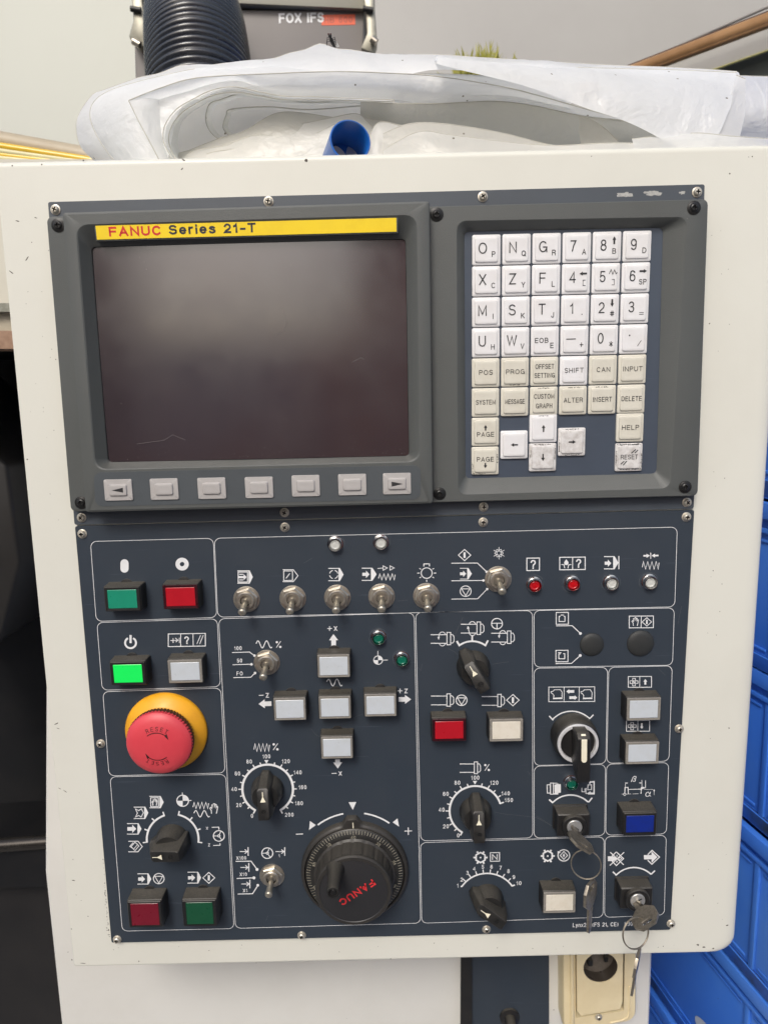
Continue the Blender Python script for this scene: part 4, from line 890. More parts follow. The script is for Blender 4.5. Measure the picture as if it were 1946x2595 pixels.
# --- indicator lamps
def lamp(z, x, y, colr, l, sc=1.0):
    p = place(z, x, y, 4); m = M(); m.lathe([(5.3, -.05), (5.3, .35), (4.7, .5), (4.45, .55), (4.35, 4.0), (4.2, 4.4), (3.9, 4.4), (3.75, 3.6), (3.6, 1.5)], 36, cap0=False, cap1=False)
    o = link('indicator_lamp', mesh(m, [CHROME], 'indicator_lamp', smooth=40), PEN, p); o['label'] = l
    g = M(); g.lathe([(3.62, 1.4), (3.55, 2.2), (3.3, 2.9), (2.6, 3.3), (2.3, 3.0), (1.2, 3.2), (.05, 3.35)], 24, cap0=False)
    link('lens', mesh(g, colr, 'lamp_lens', smooth=60), o, p)
for z, x, y, c, l in (('z8', 647, 228, D_CLEAR, 'clear lamp above the third toggle'), ('z8', 908, 218, D_CLEAR, 'clear lamp above the fourth toggle'), ('a5', 592, 515, D_RED, 'red lamp under the single question mark'), ('a5', 836, 508, D_RED, 'red lamp under the oil drop mark'),
                      ('a5', 1083, 503, D_CLEAR, 'clear lamp under the program end mark'), ('a5', 1330, 497, D_CLEAR, 'clear lamp at the right end of the row'), ('z6', 1226, 245, D_GREEN, 'upper green lamp beside the axis cross'), ('z6', 1408, 412, D_GREEN, 'lower green lamp beside the datum mark'), ('a4', 412, 412, D_GREEN, 'green lamp under the selector lever')):
    lamp(z, x, y, c, l)

# --- blanking plugs
for z, x, y, r in (('a3', 601, 430, 31 * .262), ('a3', 1067, 418, 35 * .262)):
    p = place(z, x, y, .8); m = M(); m.lathe([(r, -.05), (r * .99, .6), (r * .93, 1.1), (r * .6, 1.7), (r * .25, 1.95), (.05, 2.0)], 40, cap0=False)
    o = link('blanking_plug', mesh(m, mat('plug_rubber' + str(x), (.022, .024, .024), .55, col2=(.03, .03, .03), scale=120, scratch=.2), 'blanking_plug', smooth=50), PEN, p)

# --- pointer knobs
def knob(z, x, y, ang, label, s=1.0):
    """bar knob; ang = direction of the pointing end, degrees from +x"""
    p = place(z, x, y, 0); a = math.radians(ang); T = Matrix.Rotation(a, 4, 'Z') @ Matrix.Scale(s, 4)
    m = M(); m.T = T
    m.lathe([(11.4, -.05), (11.4, 1.4), (11.0, 3.6), (10.0, 9.0), (9.0, 11.5), (.05, 12)], 48, cap0=False)
    k = M(); k.T = T
    def ring8(a_): return [(r, w, z_) for r, w, z_ in a_] + [(r, -w, z_) for r, w, z_ in a_[::-1]]
    k.loops([ring8([(14.8, 2.4, .3), (10, 5.4, .3), (-8, 5.8, .3), (-12.2, 5.0, .3)]), ring8([(14.4, 2.4, 5.5), (9.8, 5.2, 10), (-8, 5.2, 14), (-11.8, 4.6, 14)]),
             ring8([(10.4, 2.8, 16.8), (8.8, 3.8, 18.2), (-8, 3.8, 21.4), (-10.4, 3.5, 21.8)])], cap0=True, cap1=True)
    o = link('pointer_knob', mesh(m, KNOBM, 'pointer_knob', smooth=40), PEN, p); o['label'] = label
    link('grip_bar', mesh(k, KNOBM, 'grip_bar', bevel=.5, segs=3, smooth=60), o, p)
    # arrow marker and line, lying on the top face
    zt = lambda r: 18.2 + (8.8 - r) * .1905 + .16
    w = M(); w.T = T
    w.add([(5.6, 0, zt(5.6)), (1.8, 1.9, zt(1.8)), (1.8, -1.9, zt(1.8))], [(0, 1, 2)])
    w.add([(8.6, .28, zt(8.6)), (5.0, .28, zt(5.0) + .02), (5.0, -.28, zt(5.0) + .02), (8.6, -.28, zt(8.6))], [(0, 1, 2, 3)])
    link('pointer_mark', mesh(w, IVORY, 'pointer_mark', smooth=0), o, p)
    c = Vector((math.cos(a), math.sin(a), 0)) * (-4.6) * s
    sw = M(); sw.lathe([(1.75 * s, 0), (1.55 * s, .05), (1.5 * s, -.25), (.05, -.25)], 20, cap0=False, cap1=False, mis=[0, 0, 1]); sw.box(-.9, .9, -.18, .18, -.22, -.1, 0)
    link('knob_screw', mesh(sw, [BSCREW, DARK], 'knob_screw'), o, p + c + Vector((0, 0, (20.75 + .28) * s)))
    return o
knob('k1', 822, 945, 92, 'black pointer knob on the 0 to 200 dial')
knob('a2', 620, 662, 90, 'black pointer knob on the 0 to 150 dial')
knob('a1', 598, 560, 121, 'black pointer knob under the three spindle marks')
knob('z5', 824, 467, 187, 'black pointer knob of the mode dial', 1.02)
knob('a6', 436, 394, 147, 'black pointer knob on the 1 to 10 dial', .99)

# --- emergency stop
p = place('z4', 767, 756, 3.0)
m = M(); m.lathe([(28.0, -.05), (28.2, 1.6), (27.6, 3.0), (25.5, 4.8), (22.0, 8.5), (20.0, 9.5), (15, 9.5)], 64, cap0=False)
ES = link('emergency_stop', mesh(m, ESTY, 'emergency_stop', smooth=50), PEN, p); ES['label'] = 'red mushroom push button with RESET arrows on a yellow collar'
m = M(); NT = 120
def wob(i, k): return (.42 if i % 2 else -.42) if k in (2, 3, 4) else 0
m.lathe([(14, 9), (19.2, 9.5), (21.2, 10.3), (21.8, 13.2), (22.0, 16.2), (21.6, 18.2), (20.2, 19.8), (16.5, 21.2), (12, 22.3), (6, 22.9), (.05, 23.1)], NT, cap0=False, wob=wob, mis=[1, 1, 1, 1, 0, 0, 0, 0, 0, 0])
ESD = mat('dirty_grip_edge', (.07, .02, .018), .6, col2=(.03, .025, .02), scale=300, amount=.8)
mu = link('mushroom_cap', mesh(m, [ESTR, ESD], 'mushroom_cap', smooth=35), ES, p)
t = M()
def dome(r):
    for (r0, z0), (r1, z1) in zip([(0, 23.1), (6, 22.9), (12, 22.3), (16.5, 21.2)], [(6, 22.9), (12, 22.3), (16.5, 21.2), (20.2, 19.8)]):
        if r <= r1: return z0 + (z1 - z0) * (r - r0) / (r1 - r0)
    return 19.8
for turn in (0, pi):
    tt = M()
    for i, c in enumerate('RESET'):
        a = math.radians(124 - 15.5 * i) + turn + math.radians(-6); put_text(tt, c, (12.2 * math.cos(a), 12.2 * math.sin(a)), 2.9, 1.75, 0, a - pi / 2, 0, -.012)
    dd = Draw('p'); dd.stroke([(9.6 * math.cos(a), 9.6 * math.sin(a)) for a in [math.radians(v) + turn for v in range(128, 48, -6)]], .55, mm=True)
    tt.add([(v.x, v.y, 0) for v in dd.m.v], dd.m.f)
    a = math.radians(46) + turn; P0 = Vector((10.2 * math.cos(a), 10.2 * math.sin(a))); dr = Vector((math.sin(a), -math.cos(a))); nn = Vector((math.cos(a), math.sin(a)))
    tt.add([(*(P0 + dr * 2.6 - nn * 1.4), 0), (*(P0 - dr * 1.2 + nn * 1.0), 0), (*(P0 - dr * 1.0 - nn * 1.2), 0)], [(0, 1, 2)])
    t.add([(v.x, v.y, dome(math.hypot(v.x, v.y)) + .22) for v in tt.v], tt.f)
link('reset_marking', mesh(t, mat('dark_red_ink', (.035, .010, .010), .5), 'reset_marking', smooth=0), ES, p)

# --- handwheel
p = place('z7', 1042, 757, 1.5)
m = M()
def bump(i, k):
    a = (360 * i / 120 + 180) % 360 - 180; dd = abs(a - 91.5)
    return 4.2 * max(0, min(1, (9.5 - dd) / 4.0)) if k < 3 else 0
m.lathe([(38.2, -.05), (38.0, 3.2), (37.0, 4.6), (35.6, 5.0), (35.2, 3.0), (30, 3.0)], 120, cap0=False, cap1=False, wob=bump)
HW = link('handwheel', mesh(m, GREYK, 'handwheel', smooth=45), PEN, p); HW['label'] = 'large black pulse handwheel with crank grip and numbered dial'
m = M(); m.lathe([(35.0, 2.0), (34.9, 4.4), (34.2, 5.2), (28.2, 6.2), (27.6, 7.6), (20, 7.6)], 96, cap0=False, cap1=False)
link('dial', mesh(m, KNOBM, 'dial', smooth=40), HW, p)
m = M()
for i in range(100):
    a = 2 * pi * i / 100 + pi / 2; r0 = 33.9; r1 = 31.2 if i % 10 else 30.6; wv = .16
    n = Vector((-math.sin(a), math.cos(a))) * wv; c = Vector((math.cos(a), math.sin(a)))
    zz = lambda r: 5.2 + (34.2 - r) * (1.0 / 6.0) + .07
    m.add([(*(c * r0 + n), zz(r0)), (*(c * r0 - n), zz(r0)), (*(c * r1 - n), zz(r1)), (*(c * r1 + n), zz(r1))], [(0, 1, 2, 3)])
for i in range(10):
    a = pi / 2 + (i - 4) * 2 * pi / 10 if False else pi / 2 - (4 - i) * -2 * pi / 10
    a = pi / 2 + (i - 4) * 2 * pi / 10
    tt = M(); put_text(tt, str(i * 10), (29.2 * math.cos(a), 29.2 * math.sin(a)), 2.5, None, 0, a - pi / 2, 0, -.01)
    m.add([(v.x, v.y, 6.45) for v in tt.v], tt.f)
link('dial_graduation', mesh(m, mat('worn_ivory_ink', (.42, .39, .31), .5, col2=(.08, .075, .06), scale=400, amount=.9), 'dial_graduation', smooth=0), HW, p)
m = M(); m.add([(-.3, 35.3, 5.08), (.3, 35.3, 5.08), (.3, 39.6, 5.08), (-.3, 39.6, 5.08)], [(0, 1, 2, 3)]); m.T = None
link('index_line', mesh(m, IVORY, 'index_line', smooth=0), HW, p)
m = M(); 
def flute(i, k):
    return (-.55 if (i % 8) in (0, 1) else 0) if k in (1, 2, 3) else 0
m.lathe([(28.6, 7.2), (27.2, 8.2), (26.4, 14), (25.9, 19.6), (26.3, 20.4), (26.3, 22.2), (25.5, 23.4), (23.4, 23.6)], 160, cap0=False, cap1=False, wob=flute)
HUB = link('hub', mesh(m, GREYK, 'hub', smooth=30), HW, p)
m = M(); m.lathe([(23.4, 23.6), (23.0, 23.2), (22.6, 23.3), (.05, 23.3)], 64, cap0=False)
link('face_disc', mesh(m, mat('black_face_disc', (.022, .022, .024), .45, scale=50, bump=.1), 'face_disc', smooth=40), HW, p)
tt = M(); put_text(tt, 'FANUC', (0, 0), 5.2, 28.5, 0, 0, 0, .014)
ang = math.radians(214); ca, sa = math.cos(ang), math.sin(ang); off = Vector((2.2, -.8))
m = M(); m.add([(v.x * ca - v.y * sa + off.x, v.x * sa + v.y * ca + off.y, 23.42) for v in tt.v], tt.f)
link('red_lettering', mesh(m, REDINK, 'red_lettering', smooth=0), HW, p)
gp = q('z7', 873, 935, 47) ; g = Vector((gp.x - p.x, gp.y - p.y, 0))
m = M(); m.lathe([(6.4, 22.8), (6.2, 24), (5.2, 27), (4.5, 34), (4.3, 42), (4.4, 46), (4.0, 47), (3.0, 47), (2.9, 45.4), (.05, 45.4)], 32, (g.x, g.y), cap0=False, mis=[0, 0, 0, 0, 0, 0, 0, 1, 1])
CG = link('crank_grip', mesh(m, [KNOBM, DARK], 'crank_grip', smooth=40), HW, p)
sc_ = link('grip_screw', mesh((lambda k: (k.lathe([(2.1, 0), (1.6, .5)], 20), k.box(-1.2, 1.2, -.22, .22, .45, .62, 1), k.box(-.22, .22, -1.2, 1.2, .47, .64, 1), k)[-1])(M()), [BSCREW, DARK], 'grip_screw'), HW, p + g + Vector((0, 0, 45.5)))

# --- selector with long lever
p = place('a4', 468, 18, 14)
m = M(); m.lathe([(15.6, -.05), (15.6, 9.5), (15.0, 12.5), (13.9, 13.4)], 48, cap0=False, cap1=False)
SL = link('selector_switch', mesh(m, KNOBM, 'selector_switch', smooth=40), PEN, p); SL['label'] = 'round selector with chromed ring and long black lever'
m = M(); m.lathe([(13.9, 12.8), (13.85, 14.3), (13.5, 14.8), (11.9, 14.8), (11.6, 14.3), (11.4, 12)], 48, cap0=False, cap1=False)
link('chrome_ring', mesh(m, mat('satin_ring', (.78, .78, .79), .35, metal=.35, scale=200), 'chrome_ring', smooth=40), SL, p)
m = M(); m.lathe([(11.5, 12), (11.3, 13.0), (.05, 13.4)], 40, cap0=False)
link('barrel', mesh(m, BLACK, 'barrel', smooth=40), SL, p)
m = M(); P = [(12.6, 12.6), (13.8, 24.5), (10.6, 28.4), (-17, 30), (-20.0, 29), (-19.4, 24), (-12.5, 16), (-10.5, 12.6)]
hw = 4.3; n = len(P); v = [(-hw, y, z_) for y, z_ in P] + [(hw, y, z_) for y, z_ in P]
m.add(v, [tuple(range(n)), tuple(range(n, 2 * n))[::-1]] + [(i, (i + 1) % n, n + (i + 1) % n, n + i) for i in range(n)])
LV = link('lever', mesh(m, BLACK, 'selector_lever', bevel=.8, segs=3, smooth=50), SL, p)
m = M(); zt = lambda y: 28.4 + (10.6 - y) * 1.6 / 27.6 + .15
m.add([(-1.4, 12.9, 25.8), (1.4, 12.9, 25.8), (1.8, 10.0, zt(10) + .1), (-1.8, 10.0, zt(10) + .1), (1.8, -3.6, zt(-3.6)), (-1.8, -3.6, zt(-3.6)), (1.3, -4.8, zt(-5)), (-1.3, -4.8, zt(-5)), (.5, -5.3, zt(-5.3)), (-.5, -5.3, zt(-5.3))], [(0, 1, 2, 3), (3, 2, 4, 5), (5, 4, 6, 7), (7, 6, 8, 9)])
link('ivory_stripe', mesh(m, IVORY, 'ivory_stripe', smooth=0), SL, p)

# --- key switches
def keyswitch(z, x, y, label, w=22.6, h=16.4, rot=-32):
    d = 11.5; p = place(z, x, y, d)
    m = M(); m.loops([lift(rr(rect(0, 0, w + 1.6, h + 1.6), 1, 3), -.1), lift(rr(rect(0, 0, w + 1.6, h + 1.6), 1, 3), 1.4), lift(rr(rect(0, 0, w, h), 1, 3), 1.8), lift(rr(rect(0, 0, w, h), 1, 3), d - .7), lift(rr(rect(0, 0, w - 1.4, h - 1.4), .7, 3), d)], cap1=True)
    o = link('key_switch', mesh(m, BLACK, 'key_switch'), PEN, p); o['label'] = label
    m = M(); m.lathe([(8.6, d - .1), (8.5, d + 2.2), (8.0, d + 2.8), (6.4, d + 2.8), (5.6, d + 2.0), (5.2, d + 1.4)], 40, (0, 0), cap0=False, cap1=False)
    link('collar', mesh(m, BLACK, 'collar', smooth=40), o, p)
    m = M(); m.lathe([(5.3, d + 1.2), (5.2, d + 2.4), (4.9, d + 2.7), (.05, d + 2.7)], 36, (0, 0), cap0=False); m.T = Matrix.Rotation(math.radians(rot), 4, 'Z')
    m.box(-3.0, 3.0, -.5, .5, d + 2.72, d + 2.76, 1)
    link('lock_barrel', mesh(m, [mat('lock_zinc' + z, (.55, .55, .54), .4, metal=.7, col2=(.3, .3, .29), scale=300), DARK], 'lock_barrel', smooth=40), o, p)
    return o, p, d + 2.7 - 0
K1 = keyswitch('n4', 380, 683, 'square key switch under the green lamp, key inserted')
K2_ = keyswitch('n1', 1205, 1125, 'square key switch at the bottom right, key inserted', rot=35)
# ================================================================ keys on their rings
def key_mesh(bw=9.6, bl=17, blade=18, th=1.9):
    """flat key in local x (width) / y (length, bow up); hole near the top of the bow"""
    h = th / 2; m = M()
    out = [(-3.6, 0), (-bw, 5), (-bw, bl * .72), (-bw * .55, bl), (bw * .55, bl), (bw, bl * .72), (bw, 5), (3.6, 0)]
    y0, y1 = bl * .68, bl * .86; hx = bw * .36
    inn = [(-hx, y0), (-hx * 1.15, (y0 + y1) / 2), (-hx * 1.1, y1 - .6), (-hx * .6, y1), (hx * .6, y1), (hx * 1.1, y1 - .6), (hx * 1.15, (y0 + y1) / 2), (hx, y0)]
    m.loops([lift(out, -h), lift(out, h), lift(inn, h), lift(inn, -h), lift(out, -h)])
    teeth = [(-3.2, 0), (-3.2, -blade), (-1.6, -blade - 1.6), (.4, -blade - 1.0), (1.4, -blade + 1), (2.4, -blade + 2.4), (1.6, -blade + 4.4), (2.7, -blade + 6), (1.7, -blade + 8), (2.9, -blade + 10), (2.2, -blade + 12), (3.2, -blade + 14), (3.2, 0)]
    m.prism(teeth, -h * .8, h * .8)
    return m
def oriented(m, o, U, V):
    """bring builder local x,y,z to U, V, UxV at o"""
    U = Vector(U).normalized(); V = (Vector(V) - U * Vector(V).dot(U)).normalized(); N = U.cross(V)
    T = Matrix(((U.x, V.x, N.x, o[0]), (U.y, V.y, N.y, o[1]), (U.z, V.z, N.z, o[2]), (0, 0, 0, 1)))
    m.v = [T @ p for p in m.v]; return m
def torus(c, r, t, N, n=48, gap=True):
    N = Vector(N).normalized(); a = N.orthogonal().normalized(); b = N.cross(a); out = M()
    out.tube([c + (a * math.cos(2 * pi * i / n) + b * math.sin(2 * pi * i / n)) * r + N * t * .45 for i in range(n)], t * .62, 8, closed=True)
    out.tube([c + (a * math.cos(2 * pi * i / n) + b * math.sin(2 * pi * i / n)) * r - N * t * .45 for i in range(n)], t * .62, 8, closed=True)
    return out
def bunch(sw, rot, tilt, ringc, ringN, rr_, kc, kU, kV, label, bl=17):
    o, p, zt = sw; e = empty('key_ring', p + Vector((0, 0, zt)))
    tag(e, label, 'keys')
    U = (math.cos(math.radians(rot)), math.sin(math.radians(rot)), 0)
    build('key', oriented(key_mesh(9.4, bl, 7), p + Vector((tilt[0] * 6, tilt[1] * 6, zt + 6.5)), U, (tilt[0], tilt[1], 1)), KEYM, e, bevel=.25, smooth=35)
    build('ring', torus(ringc, rr_, .66, ringN), KEYM, e, smooth=50)
    build('key', oriented(key_mesh(8.8, 18.5, 17), kc, kU, kV), KEYM, e, bevel=.25, smooth=35)
rc1 = q('n4', 540, 1195, 33)
bunch(K1, -34, (0.02, -.05), rc1, (-.22, .18, 1), 9.6, q('n1', 592, 1235, 30), (.62, -.02, -.75), (-.10, 1, .10), 'worn key in the upper key switch, a second key hanging from its ring')
rc2 = q('n1', 1192, 1580, 33)
bunch(K2_, 36, (-.10, -.10), rc2, (.35, .25, 1), 10.2, q('c1', 30, 1775, 30), (.48, .1, -.85), (.05, 1, .12), 'worn key in the lower right key switch, a second key dangling over the cream edge')

# ================================================================ pedestal behind and below the pendant
def poly_bg(z0, pts, d): return [at(x, y, -d).to_2d() for x, y in pts]
PD = 108
ped = empty('pedestal', at(880, 2595, -PD - 100)); tag(ped, 'pale steel machine column behind and under the control pendant', 'machine column')
m = M()
PP = poly_bg(0, [(118, 1700), (116, 2210), (157, 2595), (210, 3100), (1628, 3100), (1644, 2595), (1652, 2380), (1652, 1700)], PD)
m.loops([lift(PP, -PD - 200), lift(PP, -PD - 1.2), lift([a + (Vector((sum(b.x for b in PP) / 8, sum(b.y for b in PP) / 8)) - a).normalized() * 1.6 for a in PP], -PD)], cap0=True, cap1=True)
build('column_body', m, CREAM2, ped, smooth=30)
def bgrect(pts, d, th, r=1.0, bev=.6):
    m = M(); c = rr([at(x, y, -d) for x, y in pts], r, 4); i = [a + (sum(c, Vector((0, 0))) / len(c) - a).normalized() * bev for a in c]
    m.loops([lift(c, -d - th), lift(c, -d - bev), lift(i, -d)], cap0=True, cap1=True); return m
m = bgrect([(1168, 2300), (1391, 2300), (1391, 2800), (1166, 2800)], PD - 3, 3.2, 1)
BKP = build('dark_cover', m, NAVY, ped, smooth=25)
m = bgrect([(1168, 2300), (1196, 2300), (1196, 2800), (1166, 2800)], PD - 6, 3.2, .5); build('cover_edge', m, BLACK, BKP, smooth=25)
m = M(); c = at(1293, 2588, -(PD - 8)); m.lathe([(9, -PD + 3), (8.8, -PD + 5), (5, -PD + 6), (4.8, -PD + 14), (3.5, -PD + 16), (.05, -PD + 16)], 32, (c.x, c.y), cap0=False); build('cover_knob', m, BLACK, BKP, smooth=40)
# socket outlet
sk = empty('socket_outlet', at(1518, 2600, -PD + 4)); tag(sk, 'yellowed ivory mains socket with a round dark hole, on the pale column', 'socket')
m = M(); zf0 = -(PD - 18); oo = rr([at(x, y, zf0) for x, y in ((1424, 2300), (1614, 2300), (1612, 2590), (1426, 2618))], 9, 4); ii = rr([at(x, y, zf0) for x, y in ((1456, 2306), (1584, 2306), (1580, 2562), (1458, 2580))], 1.5, 4); oc_ = sum(oo, Vector((0, 0))) / len(oo)
m.loops([lift(oo, zf0 - 17.6), lift(oo, zf0 - 2.4), lift([a + (oc_ - a).normalized() * 2.4 for a in oo], zf0), lift(ii, zf0), lift(ii, zf0 - 15)]); build('base_frame', m, SOCK, sk, smooth=30)
m = M(); c4 = [at(x, y, -(PD - 21)) for x, y in ((1460, 2290), (1580, 2290), (1576, 2556), (1462, 2576))]
cc = rr(c4, 1.2, 3); oc = at(1521, 2452, -(PD - 21)); N = len(cc)
hole = []
for pnt in cc:
    a = math.atan2(pnt.y - oc.y, pnt.x - oc.x); hole.append(Vector((oc.x + 14.6 * math.cos(a), oc.y + 14.6 * math.sin(a))))
NH = 60; hol = [Vector((oc.x + 14.8 * math.cos(2 * pi * i / NH), oc.y + 14.8 * math.sin(2 * pi * i / NH))) for i in range(NH)]
def outpt(a):
    d = Vector((math.cos(a), math.sin(a))); best = None
    for i in range(N):
        A_, B_ = cc[i], cc[(i + 1) % N]; e = B_ - A_; den = d.x * e.y - d.y * e.x
        if abs(den) < 1e-9: continue
        w = A_ - Vector((oc.x, oc.y)); t = (w.x * e.y - w.y * e.x) / den; u = (w.x * d.y - w.y * d.x) / den
        if t > 0 and -1e-6 <= u <= 1 + 1e-6: best = t if best is None else max(best, t)
    return Vector((oc.x, oc.y)) + d * best
og = [outpt(2 * pi * i / NH) for i in range(NH)]
zf = -(PD - 21)
m.loops([lift(og, zf - 3.5), lift(og, zf - .4), lift(og, zf), lift(hol, zf), lift(hol, zf - .8), lift(hol, zf - 12)], mis=[0, 0, 0, 0, 1])
build('socket_face', m, [SOCK, mat('brown_bore', (.05, .04, .032), .3)], sk, smooth=30)
m = M(); m.lathe([(15.4, zf - 12), (.05, zf - 12)], 40, (oc.x, oc.y), cap0=False); m.box(oc.x - 9.2, oc.x - 5.6, oc.y - 3, oc.y + 2.6, zf - 12, zf - 5, 1); m.box(oc.x + 6, oc.x + 9, oc.y - 2, oc.y + 3, zf - 12, zf - 8, 1)
build('socket_well', m, [mat('brown_well', (.07, .058, .047), .35, col2=(.25, .22, .19), scale=60, amount=.6), BLACK], sk)
m = M(); m.tube([at(1448, 2290, -(PD - 19)), at(1450, 2600, -(PD - 19))], 1.6, 10); build('left_rib', m, SOCK, sk, smooth=50)
m = M(); m.tube([at(x, y, -(PD - 18)) for x, y in ((1594, 2500), (1596, 2560), (1590, 2578), (1575, 2586), (1545, 2592))], .9, 8); build('hook_rib', m, SOCK, sk, smooth=50)
p = at(1516, 2577, -(PD - 19)); link('screw', SM, sk, p)

# ================================================================ plastic sheeting on top
def film(name, base, tr=.5, rough=.38, clear=.2):
    m = bpy.data.materials.new(name); m.use_nodes = True; t = m.node_tree; L = t.links; t.nodes.clear()
    out = t.nodes.new('ShaderNodeOutputMaterial'); geo = t.nodes.new('ShaderNodeNewGeometry')
    n = t.nodes.new('ShaderNodeTexNoise'); n.inputs['Scale'].default_value = 22; n.inputs['Detail'].default_value = 5; n.inputs['Distortion'].default_value = .8; L.new(geo.outputs['Position'], n.inputs['Vector'])
    bp = t.nodes.new('ShaderNodeBump'); bp.inputs['Strength'].default_value = .8; bp.inputs['Distance'].default_value = .006; n9 = t.nodes.new('ShaderNodeTexNoise'); n9.inputs['Scale'].default_value = 75; n9.inputs['Detail'].default_value = 4; n9.inputs['Distortion'].default_value = 1.5; L.new(geo.outputs['Position'], n9.inputs['Vector'])
    ma = t.nodes.new('ShaderNodeMath'); ma.operation = 'MULTIPLY_ADD'; ma.inputs[1].default_value = .22; L.new(n9.outputs[0], ma.inputs[0]); L.new(n.outputs[0], ma.inputs[2]); L.new(ma.outputs[0], bp.inputs['Height'])
    n2 = t.nodes.new('ShaderNodeTexNoise'); n2.inputs['Scale'].default_value = 11; n2.inputs['Detail'].default_value = 4; L.new(geo.outputs['Position'], n2.inputs['Vector'])
    mx = t.nodes.new('ShaderNodeMix'); mx.data_type = 'RGBA'; mx.inputs[6].default_value = (*base, 1); mx.inputs[7].default_value = (*[c * .88 for c in base], 1); L.new(n2.outputs[0], mx.inputs[0])
    v = t.nodes.new('ShaderNodeTexVoronoi'); v.inputs['Scale'].default_value = 55; L.new(geo.outputs['Position'], v.inputs['Vector']); lt = t.nodes.new('ShaderNodeMath'); lt.operation = 'LESS_THAN'; lt.inputs[1].default_value = .045; L.new(v.outputs['Distance'], lt.inputs[0])
    mx2 = t.nodes.new('ShaderNodeMix'); mx2.data_type = 'RGBA'; L.new(lt.outputs[0], mx2.inputs[0]); L.new(mx.outputs[2], mx2.inputs[6]); mx2.inputs[7].default_value = (.25, .22, .17, 1)
    df = t.nodes.new('ShaderNodeBsdfDiffuse'); ts = t.nodes.new('ShaderNodeBsdfTranslucent'); gl = t.nodes.new('ShaderNodeBsdfGlossy'); gl.inputs['Roughness'].default_value = rough
    for k in (df, ts): L.new(mx2.outputs[2], k.inputs['Color'])
    for k in (df, gl): L.new(bp.outputs[0], k.inputs['Normal'])
    a = t.nodes.new('ShaderNodeMixShader'); a.inputs[0].default_value = tr; L.new(df.outputs[0], a.inputs[1]); L.new(ts.outputs[0], a.inputs[2])
    b = t.nodes.new('ShaderNodeMixShader'); b.inputs[0].default_value = .06; L.new(a.outputs[0], b.inputs[1]); L.new(gl.outputs[0], b.inputs[2]); tp = t.nodes.new('ShaderNodeBsdfTransparent'); c = t.nodes.new('ShaderNodeMixShader'); c.inputs[0].default_value = clear; L.new(b.outputs[0], c.inputs[1]); L.new(tp.outputs[0], c.inputs[2]); L.new(c.outputs[0], out.inputs['Surface'])
    return m
FILM = film('milky_film', (.97, .972, .955), .6); FILMW = film('white_film', (.95, .965, .975), .5, clear=.07); FILMG = film('grey_film', (.96, .955, .92), .6)
EDGE = mat('film_cut_edge', (.50, .48, .42), .5, col2=(.7, .7, .66), scale=60)
FILMS = film('shaded_film', (.68, .668, .61), .45, clear=.08)  # greyer copy of the film, shade of the swells put into its colour
def resample(pts, n):
    P = [Vector(p) for p in pts]; out = []; N = len(P)
    L = [0]
    for i in range(1, N): L.append(L[-1] + (P[i] - P[i - 1]).length)
    for k in range(n + 1):
        s = L[-1] * k / n; i = 0
        while i < N - 2 and L[i + 1] < s: i += 1
        t = (s - L[i]) / max(1e-6, L[i + 1] - L[i]); p0 = P[max(0, i - 1)]; p1 = P[i]; p2 = P[i + 1]; p3 = P[min(N - 1, i + 2)]
        out.append(.5 * ((2 * p1) + (p2 - p0) * t + (2 * p0 - 5 * p1 + 4 * p2 - p3) * t * t + (3 * p1 - p0 - 3 * p2 + p3) * t ** 3))
    return out
PLS = empty('plastic_sheeting', (0, 30, -60)); tag(PLS, 'crumpled bundle of milky plastic sheeting folded on top of the pendant', 'plastic sheeting')
def sheet(Ap, dA, Bp, dB, mt=None, nu=90, nv=20, bulge=0., wr=1.6, seed=0, ws=.018, edge=0.0):
    A_ = resample([at(x, y, -dA) for x, y in Ap], nu); B_ = resample([at(x, y, -dB) for x, y in Bp], nu); m = M(); vs = []
    for j in range(nv + 1):
        t = j / nv
        for i in range(nu + 1):
            p = A_[i] * (1 - t) + B_[i] * t; k = math.sin(pi * t)
            s = Vector((p.x * ws, p.y * ws, seed * 3.7)); n3 = noise.noise_vector(s) * wr + noise.noise_vector(s * 3.1) * wr * .4 + noise.noise_vector(s * 8) * wr * .12
            f = min(1, (1 - t) * 4 + edge, t * 5 + .35); vs.append(p + n3 * (.25 + .75 * min(1, k * 1.6)) + Vector((0, 0, bulge * k)))
    m.add(vs, [(j * (nu + 1) + i, (j + 1) * (nu + 1) + i, (j + 1) * (nu + 1) + i + 1, j * (nu + 1) + i + 1) for j in range(nv) for i in range(nu)])
    e = M(); e.tube([vs[i] for i in range(0, nu + 1)], .32, 5); m.v += e.v; b = len(vs); m.f += [tuple(i + b for i in f) for f in e.f]; m.m += [1] * len(e.f)
    return build('folded_sheet', m, [mt or FILM, EDGE], PLS, smooth=80)
G = lambda pts: [(300 + x * .42194, y * .42194) for x, y in pts]
B2 = lambda pts: [(973 + x * .5865, y * .5865) for x, y in pts]
# back roll at the far right
sheet([(1500, 186), (1860, 192), (1900, 193), (2060, 196)], 96, [(1500, 420), (1860, 420), (1900, 420), (2060, 420)], 84, FILMW, bulge=26, wr=1.2, seed=1)
